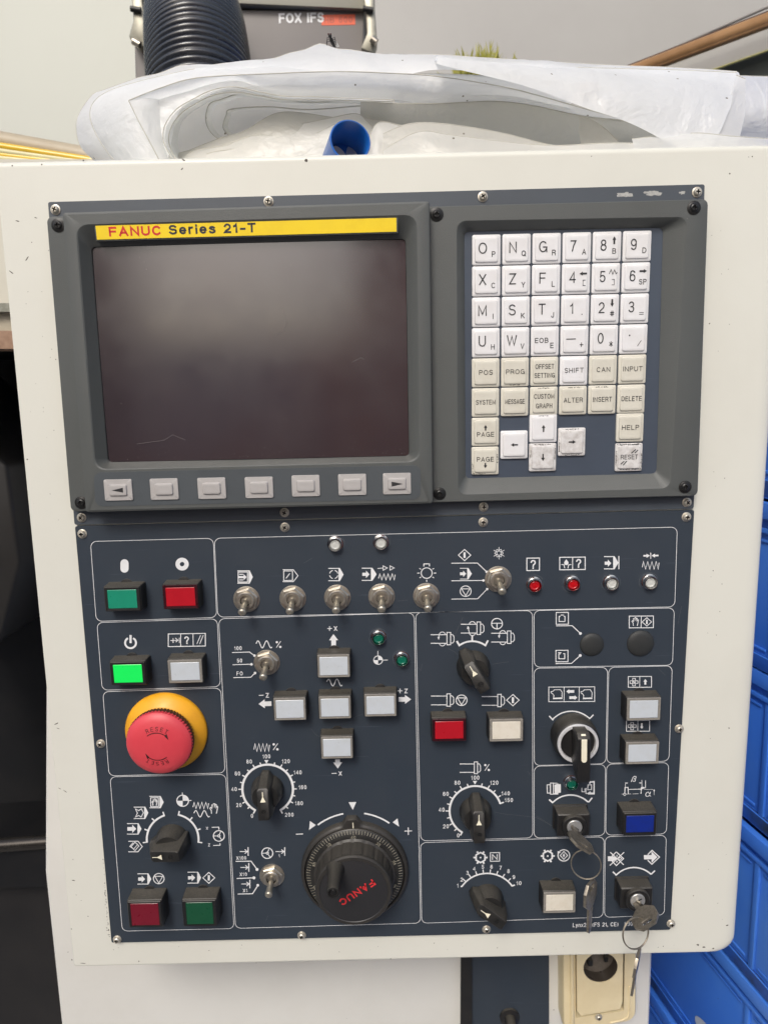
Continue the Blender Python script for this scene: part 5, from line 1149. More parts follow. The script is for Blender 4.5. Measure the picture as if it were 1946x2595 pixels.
# large outer fold, its top silhouette and the left lobe
sheet([(250, 415), (205, 372), (194, 320), (203, 285), (235, 240)] + G([(-90, 540), (110, 470), (250, 440), (380, 394), (500, 398), (660, 379), (800, 369), (930, 353), (1030, 319), (1120, 300), (1215, 263), (1300, 291), (1400, 301), (1520, 321), (1659, 331)]) + B2([(240, 236), (620, 262), (900, 276), (1250, 292), (1522, 310)]),
      92, [(420, 430), (400, 380), (385, 330), (400, 280), (430, 262)] + G([(520, 560), (560, 540), (640, 500), (700, 480), (760, 470), (820, 460), (900, 450), (1000, 440), (1100, 440), (1200, 440), (1300, 440), (1400, 445), (1500, 450), (1600, 460), (1659, 470)]) + B2([(240, 300), (620, 330), (900, 350), (1250, 380), (1500, 420)]), 52, FILMW, nu=140, bulge=8, wr=1.8, seed=2)
# second lobe
sheet([(300, 418), (262, 370), (238, 325), (229, 285), (245, 252), (290, 226), (360, 205)] + G([(380, 430), (500, 412), (700, 405), (830, 391), (950, 396), (1130, 416), (1300, 431), (1500, 446), (1659, 452)]) + B2([(240, 318), (620, 345), (800, 400)]),
      66, [(420, 430), (430, 380), (440, 330), (450, 290), (470, 262), (500, 250), (520, 245)] + G([(600, 540), (660, 530), (760, 520), (860, 515), (980, 510), (1130, 510), (1300, 520), (1500, 530), (1659, 540)]) + B2([(240, 400), (620, 440), (800, 470)]), 40, FILMW, nu=130, bulge=8, wr=1.4, seed=3)
# backing sheet of the cavity
sheet([(330, 262), (420, 232), (560, 205), (800, 200), (1100, 205), (1400, 260), (1700, 330)], 98, [(405, 470), (500, 470), (700, 470), (900, 470), (1200, 470), (1500, 470), (1700, 470)], 98, film('backing_film', (.97, .955, .90), .6, clear=0.), wr=2.5, seed=4)
# corner flap with the straight front edge
sheet(G([(64, 604), (250, 530), (460, 470), (850, 443), (1300, 430), (1659, 440)]) + B2([(240, 330), (560, 385), (900, 480), (1040, 515)]), 34,
      [(345, 290), (420, 262), (505, 240)] + G([(700, 505), (850, 560), (1000, 582), (1200, 584), (1659, 598)]) + B2([(200, 450), (520, 436), (850, 497), (1040, 523)]), 46, FILM, nu=120, bulge=3, wr=1.0, seed=5)
sheet(G([(64, 604), (120, 720), (190, 850), (262, 990)]), 33, G([(420, 600), (380, 740), (360, 860), (400, 990)]), 56, FILM, nu=60, bulge=4, wr=1.0, seed=6)
# nested loops seen end-on
def loop(pts, d0, d1, s, c, mt, sd, wr=.8):
    pts = G(pts); c = G([c])[0]; B_ = [(c[0] + (x - c[0]) * s, c[1] + (y - c[1]) * s) for x, y in pts]
    sheet(pts, d0, B_, d1, mt, nu=110, nv=12, wr=wr, seed=sd)
loop([(330, 960), (287, 885), (268, 818), (286, 740), (350, 655), (450, 595), (560, 542), (690, 521), (850, 552), (1000, 577), (1200, 582), (1659, 600)], 30, 70, .93, (900, 800), FILM, 11)
loop([(350, 960), (318, 900), (303, 830), (325, 750), (380, 680), (460, 625), (560, 575), (700, 552), (850, 575), (1000, 598), (1200, 600), (1659, 610)], 38, 70, .92, (900, 820), FILM, 12)
loop([(620, 850), (560, 800), (530, 745), (527, 690), (552, 622), (620, 596), (720, 565), (850, 572), (1000, 602), (1200, 612), (1659, 594)], 60, 90, .90, (900, 760), FILMG, 13)
loop([(700, 850), (650, 800), (630, 760), (650, 690), (680, 655), (900, 641), (1150, 658), (1500, 632), (1700, 640)], 62, 90, .92, (1000, 760), FILMG, 14)
# lower swells of the front sheets
def swell(pts, d, mt, sd, drop=470, b=5):
    P = G(pts); sheet(P, d, [(x, drop) for x, y in P], d - 8, mt, nu=110, nv=14, wr=1.2, bulge=b, seed=sd)
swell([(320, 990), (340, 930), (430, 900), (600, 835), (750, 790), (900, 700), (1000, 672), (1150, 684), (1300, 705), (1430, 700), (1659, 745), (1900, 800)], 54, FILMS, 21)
swell([(330, 1000), (440, 912), (600, 880), (800, 815), (900, 775), (1100, 740), (1280, 705), (1430, 682), (1500, 735), (1580, 830), (1700, 900)], 50, FILMG, 22)
swell([(440, 1000), (560, 915), (900, 880), (1050, 850), (1150, 820), (1240, 775), (1300, 745)], 46, FILMG, 23, b=3)
swell([(1500, 860), (1560, 740), (1700, 760), (1850, 840), (1980, 900)], 40, FILMG, 24, b=3)
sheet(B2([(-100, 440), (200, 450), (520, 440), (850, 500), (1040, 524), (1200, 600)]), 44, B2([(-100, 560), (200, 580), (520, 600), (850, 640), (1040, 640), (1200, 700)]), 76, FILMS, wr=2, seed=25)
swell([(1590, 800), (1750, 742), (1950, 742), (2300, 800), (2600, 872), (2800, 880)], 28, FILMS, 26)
swell([(1590, 900), (1800, 790), (2000, 810), (2300, 850), (2600, 875), (2900, 860), (3100, 858)], 22, FILMG, 27)
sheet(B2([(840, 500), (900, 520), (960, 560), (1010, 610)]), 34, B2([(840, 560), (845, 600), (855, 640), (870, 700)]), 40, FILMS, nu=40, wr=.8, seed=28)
# front flap at the right
sheet([(1100, 158), (1300, 168), (1500, 172), (1700, 177), (1866, 184)], 62, [(1104, 162), (1330, 218), (1480, 272), (1590, 310), (1700, 364), (1786, 400)], 20, FILMW, nu=120, nv=40, bulge=10, wr=1.5, seed=31, ws=.025)
sheet([(1864, 190), (1874, 194), (1888, 200)], 50, [(1770, 420), (1815, 420), (1850, 420)], 26, FILM, nu=30, nv=30, bulge=7, wr=.8, seed=32)
sheet([(1600, 352), (1750, 338), (1850, 345), (1960, 352), (2060, 350)], 22, [(1600, 420), (1750, 420), (1850, 420), (1960, 420), (2060, 420)], 12, FILM, wr=1.5, bulge=3, seed=33)

# blue tube lying in the sheeting
BLUE = mat('blue_tube_plastic', (.012, .11, .42), .32, col2=(.01, .09, .33), scale=30, coat=.2)
TB = empty('blue_tube', at(890, 395, -60)); tag(TB, 'short blue plastic tube lying inside the folded plastic sheeting', 'tube')
c0 = at(888, 356, -10); ax = Vector((-.25, -.14, -1)).normalized(); ro, ri = 12.8, 11.5
a_ = ax.orthogonal().normalized(); b_ = ax.cross(a_); ring_ = lambda c, r, n=48: [c + (a_ * math.cos(2 * pi * i / n) + b_ * math.sin(2 * pi * i / n)) * r for i in range(n)]
c1 = c0 + ax * 31
m = M(); m.loops([ring_(c1, ri), ring_(c1, ro), ring_(c0 - ax * -.5, ro), ring_(c0, ro - .5), ring_(c0, ri + .4), ring_(c0 + ax * .6, ri), ring_(c1, ri)]); build('tube_wall', m, BLUE, TB, smooth=40)
m = M(); m.ball(c0 + ax * 22 + Vector((-4, -7.5, 0)), 3.2, sq=(1, .9, 1.2)); build('pale_plug', m, mat('pale_plug', (.6, .6, .62), .5), TB, smooth=80)
m = M(); c = c0 + ax * 30; m.loops([ring_(c, ri)], cap1=True); build('tube_end', m, BLUE, TB)
m = M(); e = c0 + ax * 29.6 + Vector((-1.0, 5.5, 0)); m.loops([[e + a_ * math.cos(t) * 2.6 + b_ * math.sin(t) * 5.5 for t in [2 * pi * i / 24 for i in range(24)]]], cap1=True); build('end_slot', m, mat('pale_slot', (.6, .58, .55), .6), TB, smooth=0)

# the fly sitting on the sheeting
fc = at(839, 107, -84); FL = empty('fly', fc + Vector((0, -4, 0))); tag(FL, 'small black fly resting on the peak of the plastic sheeting', 'fly')
sp_ = [fc + Vector((-.8, 4.6, 2)), fc + Vector((-.7, 4.2, 1.8)), fc + Vector((-.4, 3.2, 1.4)), fc + Vector((-.1, 2.4, .9)), fc + Vector((.3, 1.2, .4)), fc + Vector((1.0, -.2, -.4)), fc + Vector((1.8, -1.5, -1.2)), fc + Vector((2.6, -2.6, -2))]
m = M(); m.tube(sp_, [.3, 1.1, 1.25, .65, 1.35, 1.25, 1.1, .3], 14); build('body', m, mat('fly_black', (.012, .011, .01), .35), FL, smooth=80)
for s_ in (-1, 1):
    m = M(); m.ball(fc + Vector((-.7 + s_ * .8, 4.2, 2.2)), .6, 10); build('eye', m, mat('fly_eye%d' % s_, (.08, .01, .01), .25), FL, smooth=80)
    m = M(); w0 = fc + Vector((.8 + .5 * s_, 1.8, -.2)); m.add([w0, w0 + Vector((1.8 + s_ * .7, -1.2, 0)), w0 + Vector((3.4 + s_, -4.0, -1.5)), w0 + Vector((2.4 + s_ * .3, -4.4, -1.8)), w0 + Vector((.6, -2.4, -1))], [(0, 1, 2, 3, 4)]); build('wing', m, mat('fly_wing%d' % s_, (.6, .6, .58), .2), FL)
    for k in range(3):
        b0 = fc + Vector((.2 + s_ * .6, 2.0 - k * .9, .6)); m = M(); m.tube([b0, b0 + Vector((s_ * 2.0, .6 - k * .4, .8)), b0 + Vector((s_ * 2.6, -3.4 + k * .4, .5))], .22, 6); build('leg', m, MATS['fly_black'], FL)

# ================================================================ things behind
# corrugated hose
HO = empty('corrugated_hose', at(516, 600, -430)); tag(HO, 'thick black corrugated extraction hose arching up behind the sheeting', 'hose')
HD = Vector((-.25, 0, -1)).normalized(); base = at(522, 420, -430); pts = []; 
Rb = 285; y0 = 112; total_s = (y0 + 150) + Rb * pi / 2 + 300; NS_ = int(total_s / 1.0)
for i in range(NS_ + 1):
    s = total_s * i / NS_
    if s < y0 + 150: p = Vector((base.x, -150 + s, -430))
    elif s < y0 + 150 + Rb * pi / 2: a = (s - y0 - 150) / Rb; p = Vector((base.x, y0 + Rb * math.sin(a), -430)) + HD * Rb * (1 - math.cos(a))
    else: t = s - y0 - 150 - Rb * pi / 2; p = Vector((base.x, y0 + Rb, -430)) + HD * (Rb + t)
    pts.append((s, p))
m = M(); m.tube([p for s, p in pts], [57.5 + 4.5 * (abs(math.cos(pi * s / 7.6)) ** .8) for s, p in pts], 56)
build('ribbed_wall', m, mat('black_hose_rubber', (.020, .023, .030), .26, col2=(.032, .036, .042), scale=20, amount=.5, coat=.5, speck=(.3, .3, .3), sp_scale=60, sp_size=.02), HO, smooth=80)
# mist collector box
GD = 720
FOX = empty('filter_box', at(640, 600, -GD)); tag(FOX, 'dark grey filter box with white lettering and an orange badge behind the sheeting', 'filter unit')
FG = mat('grey_box_paint', (.19, .176, .167), .5, col2=(.165, .15, .145), scale=8, bump=.1)
m = M(); o4 = poly_bg(0, [(338, 22), (922, 24), (905, 560), (352, 560)], GD); m.loops([lift(o4, -GD - 380), lift(o4, -GD - 3), lift([a * .995 for a in o4], -GD)], cap0=True, cap1=True); build('box_body', m, FG, FOX, bevel=1.5)
m = M(); o4 = poly_bg(0, [(330, -120), (948, -120), (930, 20), (560, 4), (335, -8)], GD - 12); m.loops([lift(o4, -GD - 395), lift(o4, -GD + 10), lift([a * .997 for a in o4], -GD + 12)], cap0=True, cap1=True); build('lid', m, mat('beige_grey_lid', (.36, .35, .29), .5, scale=12), FOX, bevel=1)
MT = mat('latch_metal', (.36, .35, .29), .42, metal=.6, col2=(.2, .19, .15), scale=50, amount=.7)
for sgn, pl in ((-1, [(330, -40), (356, -40), (368, 60), (378, 110), (352, 122), (326, 92), (338, 50)]), (1, [(918, -40), (944, -40), (952, 50), (956, 104), (942, 134), (914, 122), (930, 84), (926, 30)])):
    m = M(); m.prism([tuple(a) for a in poly_bg(0, pl, GD - 24)], -GD - 4, -GD + 24); f = build('latch', m, MT, FOX, bevel=2.5)
    m = M(); bx = pl[3]; a, b = at(bx[0] - (14 if sgn > 0 else 40), bx[1] - 6, -GD + 30), at(bx[0] - (2 if sgn > 0 else 22), bx[1] + 4, -GD + 30); m.tube([a, b], 5, 12); build('latch_pin', m, STEEL, FOX, smooth=50)
    m = M(); a = at(pl[1][0] - 24, 22, -GD + 28); b = at(pl[1][0] + 2, 26, -GD + 28); m.tube([a, b], 4, 10); build('latch_pin', m, BLACK, FOX, smooth=50)
c = at(764, 45.5, -GD); m = M(); put_text(m, 'FOX IFS', c, 13.8, 67, -GD + .5, 0, 0, .025); build('white_lettering', m, INK, FOX, smooth=0)
c = at(857.5, 50.5, -GD); m = M(); m.box(c.x - 25, c.x + 25, c.y - 7.0, c.y + 7.0, -GD, -GD + .4); build('orange_badge', m, mat('orange_badge', (.72, .10, .03), .45), FOX)
m = M(); put_text(m, 'HB 500', c, 8.5, 42, -GD + .6, 0, 0, .02); build('badge_lettering', m, mat('orange_badge_ink', (.48, .07, .03), .45), FOX, smooth=0)

# cream cabinet behind on the left, grey machine housing on the right
def slabbg(name, pts, d, th, mt, parent=None, bev=1.0):
    m = M(); P = poly_bg(0, pts, d); c = sum(P, Vector((0, 0))) / len(P)
    m.loops([lift(P, -d - th), lift(P, -d - bev), lift([a + (c - a).normalized() * bev for a in P], -d)], cap0=True, cap1=True)
    return build(name, m, mt, parent, smooth=25)
CW = mat('far_cream_panel', (.54, .555, .50), .55, col2=(.48, .48, .43), scale=1.6, amount=.5, speck=(.3, .25, .2), sp_scale=6, sp_size=.03)
GW = mat('far_grey_panel', (.37, .365, .35), .5, col2=(.31, .30, .285), scale=1.8, amount=.6)
cab = empty('cream_cabinet', at(100, 600, -1100)); tag(cab, 'tall cream machine cabinet behind the left end of the sheeting', 'machine cabinet')
slabbg('cabinet_panel', [(-900, -900), (470, -900), (470, 1500), (-900, 1500)], 1150, 60, CW, cab)
hs = empty('grey_machine_housing', at(1400, 600, -1100)); tag(hs, 'large grey machine housing with a copper brown rail behind the sheeting', 'machine housing')
slabbg('housing_panel', [(476, -900), (3200, -900), (3200, 1500), (476, 1500)], 1180, 60, GW, hs)
CU = mat('copper_brown_rail', (.36, .20, .085), .36, metal=.1, col2=(.22, .11, .04), scale=14, amount=.8)
P0, P1 = at(1470, 232, -900), at(2060, 8, -640)
for off, r, mt in (((0, 0, 0), 10.5, CU), ((0, 10.5, -4), 3.6, mat('dark_brown_seam', (.07, .03, .012), .5)), ((0, -6.5, 5), 4.0, CU)):
    m = M(); o_ = Vector(off); m.tube([P0 + o_, P1 + o_], r, 14); build('rail', m, mt, hs, smooth=50)
m = M(); o_ = Vector((0, 26, -20)); m.tube([P0 + o_ + Vector((40, 0, 0)), P1 + o_], 2.2, 8); build('seam', m, mat('seam_grey', (.30, .29, .27), .7), hs, smooth=50)
LP = mat('pale_lower_panel', (.50, .485, .44), .5, col2=(.45, .43, .38), scale=3)
m = M(); a0, a1 = at(1560, 205, -930), at(2080, 5, -680); b0, b1 = at(1560, 268, -930), at(2080, 84, -680); m.loops([[a0, a1, b1, b0], [p + Vector((0, 0, 8)) for p in (a0, a1, b1, b0)]], cap0=True, cap1=True); build('lower_panel', m, LP, hs)
m = M(); m.tube([b0 + Vector((0, 0, 8)), b1 + Vector((0, 0, 8))], 1.8, 8); build('edge_trim', m, mat('yellow_green_trim', (.42, .40, .16), .5), hs, smooth=50)
m = M(); c0_, c1_ = at(1560, 262, -945), at(2080, 72, -700); e0, e1 = at(1560, 700, -945), at(2080, 700, -700); m.loops([[c0_, c1_, e1, e0], [p + Vector((0, 0, 6)) for p in (c0_, c1_, e1, e0)]], cap0=True, cap1=True); build('dark_window', m, mat('dark_green_window', (.105, .115, .09), .35), hs)
# tuft of a plant
tf = M(); rnd = random.Random(5); tc = at(1226, 196, -880)
for i in range(420):
    a = rnd.gauss(0, .55); L_ = rnd.uniform(20, 50) * (1 - .25 * abs(a)); bx = tc + Vector((rnd.gauss(-4, 24), rnd.uniform(-20, 6), rnd.uniform(-30, 30)))
    t_ = bx + Vector((math.sin(a) * L_, math.cos(a) * L_ * 1.05, rnd.uniform(-12, 12))); w_ = Vector((1.6, .3, rnd.uniform(-1, 1))); md = (bx + t_) / 2 + Vector((rnd.uniform(-2, 2), 1, 0))
    tf.add([bx - w_ * .6, bx + w_ * .6, md + w_, t_, md - w_], [(0, 1, 2, 3, 4)])
TU = empty('plant', tc - Vector((0, 60, 0))); tag(TU, 'tuft of yellow green leaves poking up behind the plastic sheeting', 'plant')
o = build('foliage', tf, mat('yellow_green_leaf', (.30, .29, .03), .5, col2=(.13, .14, .02), scale=60, amount=.9), TU, org=tc, smooth=0); o['kind'] = 'stuff'
m = M(); m.tube([tc - Vector((0, 60, 0)), tc - Vector((2, 15, 0))], [5, 3], 8); build('stem', m, mat('stem_brown', (.10, .07, .04), .7), TU)

# machine body at the far left: cream panel, ledge, rusty sill, dark working space, tray
lt = empty('lathe', at(-200, 2900, -420)); tag(lt, 'cream lathe with a rusty sill above its dark open working space', 'lathe')
LD = 330
CL = mat('lathe_cream', (.56, .54, .46), .5, col2=(.46, .43, .36), scale=9, amount=.6, speck=(.08, .06, .04), sp_scale=70, sp_size=.05)
slabbg('upper_panel', [(-1500, 402), (700, 402), (700, 772), (-1500, 772)], LD, 40, CL, lt, 3)
slabbg('ledge', [(-1500, 768), (700, 768), (700, 790), (-1500, 790)], LD - 14, 60, mat('ledge_grey_green', (.20, .20, .16), .5, col2=(.5, .5, .44), scale=50, amount=.8), lt, 2)
slabbg('band', [(-1500, 786), (700, 786), (700, 842), (-1500, 842)], LD - 4, 40, mat('grimy_beige', (.42, .38, .29), .5, col2=(.26, .22, .16), scale=30, amount=.9), lt, 2)
slabbg('rusty_sill', [(-1500, 838), (700, 838), (700, 884), (-1500, 884)], LD - 8, 50, mat('rusty_sill', (.33, .21, .14), .6, col2=(.16, .08, .045), scale=40, amount=.9, bump=.3, bscale=300), lt, 2)
DK = mat('shade_black', (.006, .0062, .007), .38, col2=(.012, .011, .011), scale=12, amount=.8)  # near-black colour holds the shade of the unlit interior
DK2 = mat('specked_dark_grey', (.016, .015, .015), .35, col2=(.008, .008, .009), scale=14, amount=.8, speck=(.07, .05, .035), sp_scale=90, sp_size=.12)
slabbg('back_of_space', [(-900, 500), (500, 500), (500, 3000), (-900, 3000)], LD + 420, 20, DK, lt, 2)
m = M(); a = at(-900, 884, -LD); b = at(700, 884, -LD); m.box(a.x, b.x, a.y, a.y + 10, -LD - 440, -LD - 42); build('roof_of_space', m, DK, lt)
m = M(); P = poly_bg(0, [(-300, 900), (20, 1180), (52, 1425), (0, 1630), (-300, 1780)], LD + 150); m.loops([lift(P, -LD - 400), lift(P, -LD - 150)], cap0=True, cap1=True); build('chuck_cover', m, mat('chuck_grey', (.022, .021, .020), .4, scale=14), lt, bevel=6, smooth=60)
m = M(); m.tube([at(-300, 2165, -LD - 60), at(400, 2112, -LD - 60)], 9, 14); build('tray_edge', m, mat('oily_steel', (.06, .055, .05), .25, metal=.7, scale=40), lt, smooth=50)
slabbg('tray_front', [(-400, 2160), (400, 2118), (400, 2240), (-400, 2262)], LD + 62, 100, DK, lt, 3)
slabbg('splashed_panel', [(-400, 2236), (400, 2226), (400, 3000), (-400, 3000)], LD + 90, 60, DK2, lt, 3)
# yellow rails above the lathe
yr = empty('yellow_rails', at(40, 400, -LD)); tag(yr, 'slanting yellow rails over the cream lathe at the left edge', 'rails')
YM = mat('yellow_rail_paint', (.72, .46, .03), .3, col2=(.55, .36, .10), scale=25, amount=.6, coat=.3); YP = mat('pale_yellow_edge', (.62, .58, .33), .4, scale=30); BB = mat('brown_beige_strip', (.42, .36, .26), .5, col2=(.3, .24, .16), scale=20)
for (x0, y0_, x1, y1_, r, mt) in ((-160, 328, 420, 432, 9.5, BB), (-160, 345, 400, 432, 3.6, YM), (-160, 362, 400, 436, 3.4, YP), (-160, 374, 400, 440, 3.2, YM), (-160, 386, 300, 430, 3.5, YP), (-160, 396, 300, 436, 3.5, YM)):
    m = M(); m.tube([at(x0, y0_, -LD - 20 + (12 if mt is not BB else 0)), at(x1, y1_, -LD - 20 + (12 if mt is not BB else 0))], r, 12); build('rail', m, mt, yr, smooth=50)

# ================================================================ blue crates on the right
CB = mat('blue_crate_plastic', (.040, .17, .66), .42, col2=(.07, .22, .66), scale=9, amount=.8, bump=.15, bscale=300, speck=(.02, .03, .05), sp_scale=90, sp_size=.07, coat=.15)
CDIRT = mat('grimy_crate_bottom', (.016, .08, .38), .45, col2=(.02, .028, .035), scale=22, amount=.95)
STK = mat('pale_sticker', (.50, .55, .60), .5, col2=(.38, .42, .46), scale=60, amount=.5)
CDIR = Vector((-.19, 0, -1)).normalized(); CN = Vector((-1, 0, .19)).normalized()    # along the crate side / out of the side, towards the pendant
CL_, CHH, CWD = 600.0, 139.0, 400.0
def crate_pt(x0, s, y, n): return x0 + CDIR * s + Vector((0, y, 0)) + CN * n
def crate_mesh(mats, seed):
    m = M(); L_, H_ = CL_, CHH; O_ = Vector((0, 0, 0)); wN = CWD
    def blk(s0, s1, y0, y1, n0, n1, mi=0):
        v = [crate_pt(O_, s, y, n) for s, y, n in ((s0, y0, n0), (s1, y0, n0), (s1, y1, n0), (s0, y1, n0), (s0, y0, n1), (s1, y0, n1), (s1, y1, n1), (s0, y1, n1))]
        m.add(v, [(0, 1, 2, 3), (4, 7, 6, 5), (0, 4, 5, 1), (1, 5, 6, 2), (2, 6, 7, 3), (3, 7, 4, 0)], mi)
    blk(8, L_ - 8, 4, H_ - 6, -6, -3); blk(8, L_ - 8, 4, H_ - 6, -wN + 3, -wN + 6)          # long sides
    blk(8, 11, 4, H_ - 6, -wN + 6, -6.2); blk(L_ - 11, L_ - 8, 4, H_ - 6, -wN + 6, -6.2)    # ends
    blk(11.2, L_ - 11.2, 2, 5, -wN + 6.2, -6.2)                                            # floor
    blk(0, L_, H_ - 14, H_ - 1, -3, 3.5); blk(0, L_, H_ - 26, H_ - 22, -3, .8)             # rim and second ridge
    blk(0, L_, H_ - 13.8, H_ - 1.2, -wN - 3.5, -wN + 3); blk(-3, 0, H_ - 14, H_ - 1, -wN, 0); blk(L_, L_ + 3, H_ - 14, H_ - 1, -wN, 0)
    blk(4, L_ - 4, 1, 13, -3, .2, 1)                                                       # foot ridge
    for s in (2, 20, 112, 300, 450, L_ - 26, L_ - 8): blk(s, s + 6, 13.2, H_ - 26.2, -3, -.4)
    for s0, s1 in ((30, 108), (124, 296), (312, 446), (462, L_ - 32)):
        blk(s0, s1, 16, 18.5, -3, -1.6); blk(s0, s1, H_ - 34, H_ - 31.5, -3, -1.6); 
    return m
CM = mesh(crate_mesh(None, 0), [CB, CDIRT], 'crate', bevel=.8, segs=2, smooth=40)
sm = M()
for i in range(1): pass
Xr = 322.0; yTop = None
top = at(1946, 700, -100); base0 = top.y - CHH - 32
nst = 0; y = base0
floor_y = -Z0 * 1000
ycr = [base0 - k * CHH for k in range(20) if base0 - k * CHH > floor_y + 2]
for k, y in enumerate(ycr):
    sh = random.uniform(-5, 5) if k else 0
    org = Vector((Xr + CN.x * sh * .5 + 30 * .19, y, 30 + sh))
    o = link('blue_crate', CM, None, org)
    nm = ('topmost of the stack right of the pendant', 'second down, level with the row of red and clear lamps', 'third down, level with the selector lever and blue button', 'fourth down, just right of the lower corner of the pendant', 'fifth down, lower right of the mains socket', 'sixth down in the stack under the frame edge', 'seventh down in the stack, near the floor', 'eighth down in the stack, near the floor', 'ninth down in the stack', 'tenth down in the stack')[k] if k < 10 else 'bottom of the stack, standing on the floor'
    if k == 0: o.scale = (1, 1, 1.26)
    tag(o, 'blue plastic crate, ' + nm, 'crate', 'blue crates stacked beside the machine')
    for s in ((196,) if k % 2 else (196,)):
        t = M(); q0 = crate_pt(Vector((0, 0, 0)), STS[k] if k < len(STS) else 200, 44, -2.8) if False else None
        c = crate_pt(org, 160 + 9 * (k % 3), 28, -2.5); P = []
        for i in range(20):
            a = 2 * pi * i / 20; P.append(c + CDIR * (17 * math.cos(a) * (1 + .12 * math.sin(3 * a))) + Vector((0, 12 * math.sin(a), 0)))
        t.add(P, [tuple(range(20))]); build('sticker', t, STK, o, smooth=0)
        t = M(); t.lathe([(1.6, 0), (.05, 0)], 12); 
# ================================================================ ground, and unseen props added for the screen to reflect
GR = mat('concrete', (.36, .35, .33), .8, col2=(.16, .15, .14), scale=2.5, amount=.8, bump=.3, bscale=60)
m = M(); m.add([(-40000, floor_y, 40000), (40000, floor_y, 40000), (40000, floor_y, -40000), (-40000, floor_y, -40000)], [(0, 1, 2, 3)]); o = build('ground', m, GR, None, org=(0, floor_y, 0), smooth=0); tag(o, kind='structure')
WB = mat('prop_wall_render', (.82, .78, .80), .8, col2=(.45, .43, .44), scale=1.3, amount=.8, bump=.3, bscale=30)
m = M(); m.box(-1250, 3600, floor_y, floor_y + 1700, 2900, 3150); o = build('prop_wall', m, WB, None, smooth=0); tag(o, 'pale rendered wall, unseen, added for the screen to reflect', 'wall')  # added out of view, kept low so the screen mirrors sky above it
m = M(); m.box(-4200, -1300, floor_y, floor_y + 2500, 2800, 3100); o = build('prop_shed', m, mat('prop_shed_boards', (.03, .035, .05), .8, scale=2), None, smooth=0); tag(o, 'dark boarded shed, unseen, added as a dark edge in the screen reflection', 'shed')  # added out of view to darken one edge of the screen reflection
BRN = mat('prop_cardboard', (.52, .22, .16), .8, col2=(.36, .15, .11), scale=3, amount=.8)  # for boxes added out of view, giving the screen a warm brown reflection
rnd = random.Random(3)
for k, (x0, x1, h0, h1, zz, l) in enumerate([(-60, 620, 0, 820, 2300, 'wide brown carton under the tall unseen stack, added for the screen to reflect'), (-160, 520, 821, 1640, 2330, 'brown carton in the middle of the tall unseen stack, added for the screen to reflect'), (10, 600, 1641, 2460, 2320, 'brown carton on top of the tall unseen stack, added for the screen to reflect'),
        (-700, -300, 0, 640, 2350, 'brown carton under the low unseen stack, added for the screen to reflect'), (-680, -320, 641, 1150, 2370, 'brown carton on top of the low unseen stack, added for the screen to reflect'), (-1180, -760, 0, 980, 2400, 'brown carton standing alone and unseen, added for the screen to reflect'), (480, 1300, 0, 1500, 2300, 'large brown unseen block right of the tall stack, added for the screen to reflect')]):
    m = M(); m.box(x0, x1, floor_y + h0, floor_y + h1, zz, zz + 420); o = build('prop', m, BRN, None, bevel=8, smooth=30, org=((x0 + x1) / 2, floor_y + h0, zz + 210)); tag(o, l, 'box')

# ================================================================ small wear on the pendant
CHIP = mat('chip_dark', (.05, .038, .03), .6, scale=300); rnd = random.Random(11); cm = M()
def chip(px, py, r, el=1.0, ang=0.0, h=EF):
    c = at(px, py, h); P = []
    for i in range(9):
        a = 2 * pi * i / 9; k = r * rnd.uniform(.6, 1.2); x, y = math.cos(a) * k * el, math.sin(a) * k; P.append((c.x + x * math.cos(ang) - y * math.sin(ang), c.y + x * math.sin(ang) + y * math.cos(ang), h + .04))
    cm.add(P, [tuple(range(9))])
for px, py, r, el, an in ((776, 407, 1.0, 1.1, 0), (1767, 2394, .85, 1, 0), (32, 420, .55, 1, 0), (107, 417, .45, 1, 0), (212, 407, .5, 1, 0), (144, 1834, .35, 5, .5), (148, 1846, .25, 4, -.3), (166, 2005, .3, 6, -.7), (152, 1998, .25, 5, -.5), (187, 2231, .4, 3, -.3), (194, 2268, .35, 1, 0), (207, 2282, .3, 1, 0), (224, 2322, .35, 1, 0),
        (182, 2354, .45, 1, .3), (183, 2432, .6, 1, 0), (211, 2441, .35, 7, -.1), (353, 2436, .5, 1, 0), (186, 2178, .35, 1, 0), (466, 405, .35, 3, -.6), (462, 428, .3, 3, .8), (1498, 396, .3, 1, 0), (1905, 397, .45, 1, 0), (1896, 398, .3, 1, 0), (1848, 440, .5, 1, 0), (1842, 2345, .5, 2.2, .2), (1756, 2270, .4, 1, 0), (1744, 2164, .3, 1, 0), (1680, 2398, .45, 1, 0),
        (1782, 2400, .6, 2.5, 0), (1806, 2404, .6, 1.4, 0), (1806, 1446, .4, 1, 0), (1846, 1845, .5, 1, 0), (70, 655, .3, 6, .9), (30, 690, .3, 5, -.7), (45, 560, .3, 5, -.3), (92, 552, .3, 4, -.4), (500, 2470, .4, 1, 0), (990, 2430, .4, 1, 0), (1100, 2390, .35, 1, 0), (1260, 2402, .35, 1, 0), (860, 2412, .3, 1, 0), (650, 2440, .3, 1, 0)):
    if not (px == 500): chip(px, py, r, el, an)
for i in range(60):
    s = rnd.random(); px, py = (rnd.uniform(200, 1820), rnd.uniform(2392, 2412)) if s < .35 else ((rnd.uniform(1790, 1850), rnd.uniform(500, 2350)) if s < .65 else (rnd.uniform(60, 150) + 90 * 0, rnd.uniform(500, 1500)))
    chip(px, py, rnd.uniform(.12, .26), rnd.uniform(1, 2), rnd.uniform(0, 3))
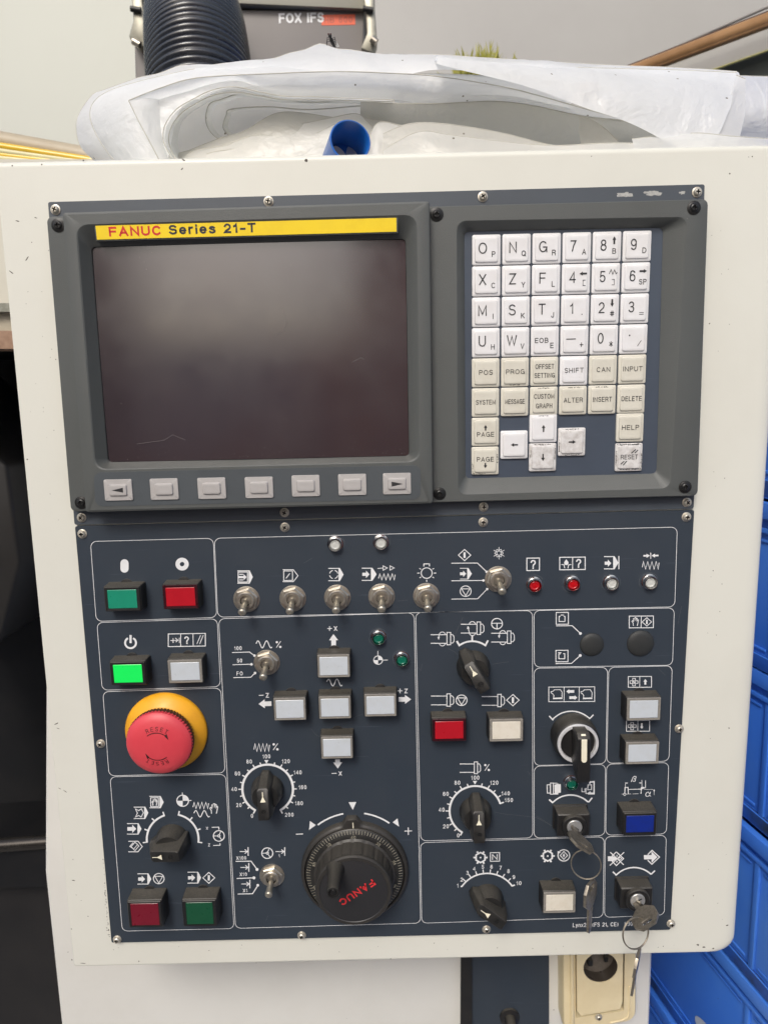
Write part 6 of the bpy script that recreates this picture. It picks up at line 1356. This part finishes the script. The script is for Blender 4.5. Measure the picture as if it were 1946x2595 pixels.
# grime along the left edge of the navy plate
for i in range(46):
    t = rnd.random() ** .6; y = 2160 + t * 215; x = 190.5 + (283 - 190.5) * (y - 1333) / 1056 - rnd.uniform(1, 9) * t - 2; chip(x, y, rnd.uniform(.15, .38), 1.3, rnd.uniform(0, 3))
build('paint_chip', cm, CHIP, PEN, smooth=0)['kind'] = 'stuff'
HAIR = mat('pale_scratch', (.13, .14, .145), .5); sc = M()
def scratch(z, pts, w=.12):
    d = Draw(z); d.stroke([tuple(d.P(*a).to_2d()) for a in pts], w, mm=True); sc.add(d.m.v, d.m.f)
for z, pts in (('a2', [(800, 670), (900, 690), (1060, 705), (1200, 722), (1290, 770), (1400, 830)]), ('a1', [(500, 90), (455, 190), (430, 250)]), ('a1', [(360, 390), (420, 420), (455, 455)]), ('z6', [(1030, 860), (1070, 838), (1100, 832)]), ('z6', [(1040, 1160), (1150, 1155)]), ('z6', [(700, 940), (740, 990), (780, 1010)]), ('a3', [(1230, 655), (1300, 720)]),
        ('a3', [(1455, 60), (1420, 230)]), ('a2', [(1120, 280), (1145, 320)]), ('z8', [(470, 330), (520, 300)]), ('z8', [(1000, 545), (1060, 540)]), ('z7', [(355, 1140), (366, 1105)]), ('a4', [(75, 710), (200, 790), (330, 870)]), ('z5', [(1575, 1130), (1592, 1090)]), ('a1', [(780, 540), (940, 515)]), ('a3', [(530, 655), (548, 668)]), ('a1', [(60, 560), (100, 600), (110, 540)])):
    scratch(z, pts)
for z, x, y in (('z8', 647, 228), ('z8', 908, 218), ('a5', 592, 515), ('a5', 836, 508), ('a5', 1083, 503), ('a5', 1330, 497), ('z6', 1226, 245), ('z6', 1408, 412)):
    c = place(z, x, y, 4); a0 = rnd.uniform(0, 6)
    for r_, L_ in ((6.1, 2.2), (6.6, 1.1)):
        d = Draw('p'); d.stroke([(c.x + r_ * math.cos(a0 + L_ * i / 10), c.y + r_ * math.sin(a0 + L_ * i / 10)) for i in range(11)], .13, mm=True); sc.add(d.m.v, d.m.f); a0 += 2.5
build('scratch', sc, HAIR, LOO, smooth=0)['kind'] = 'stuff'
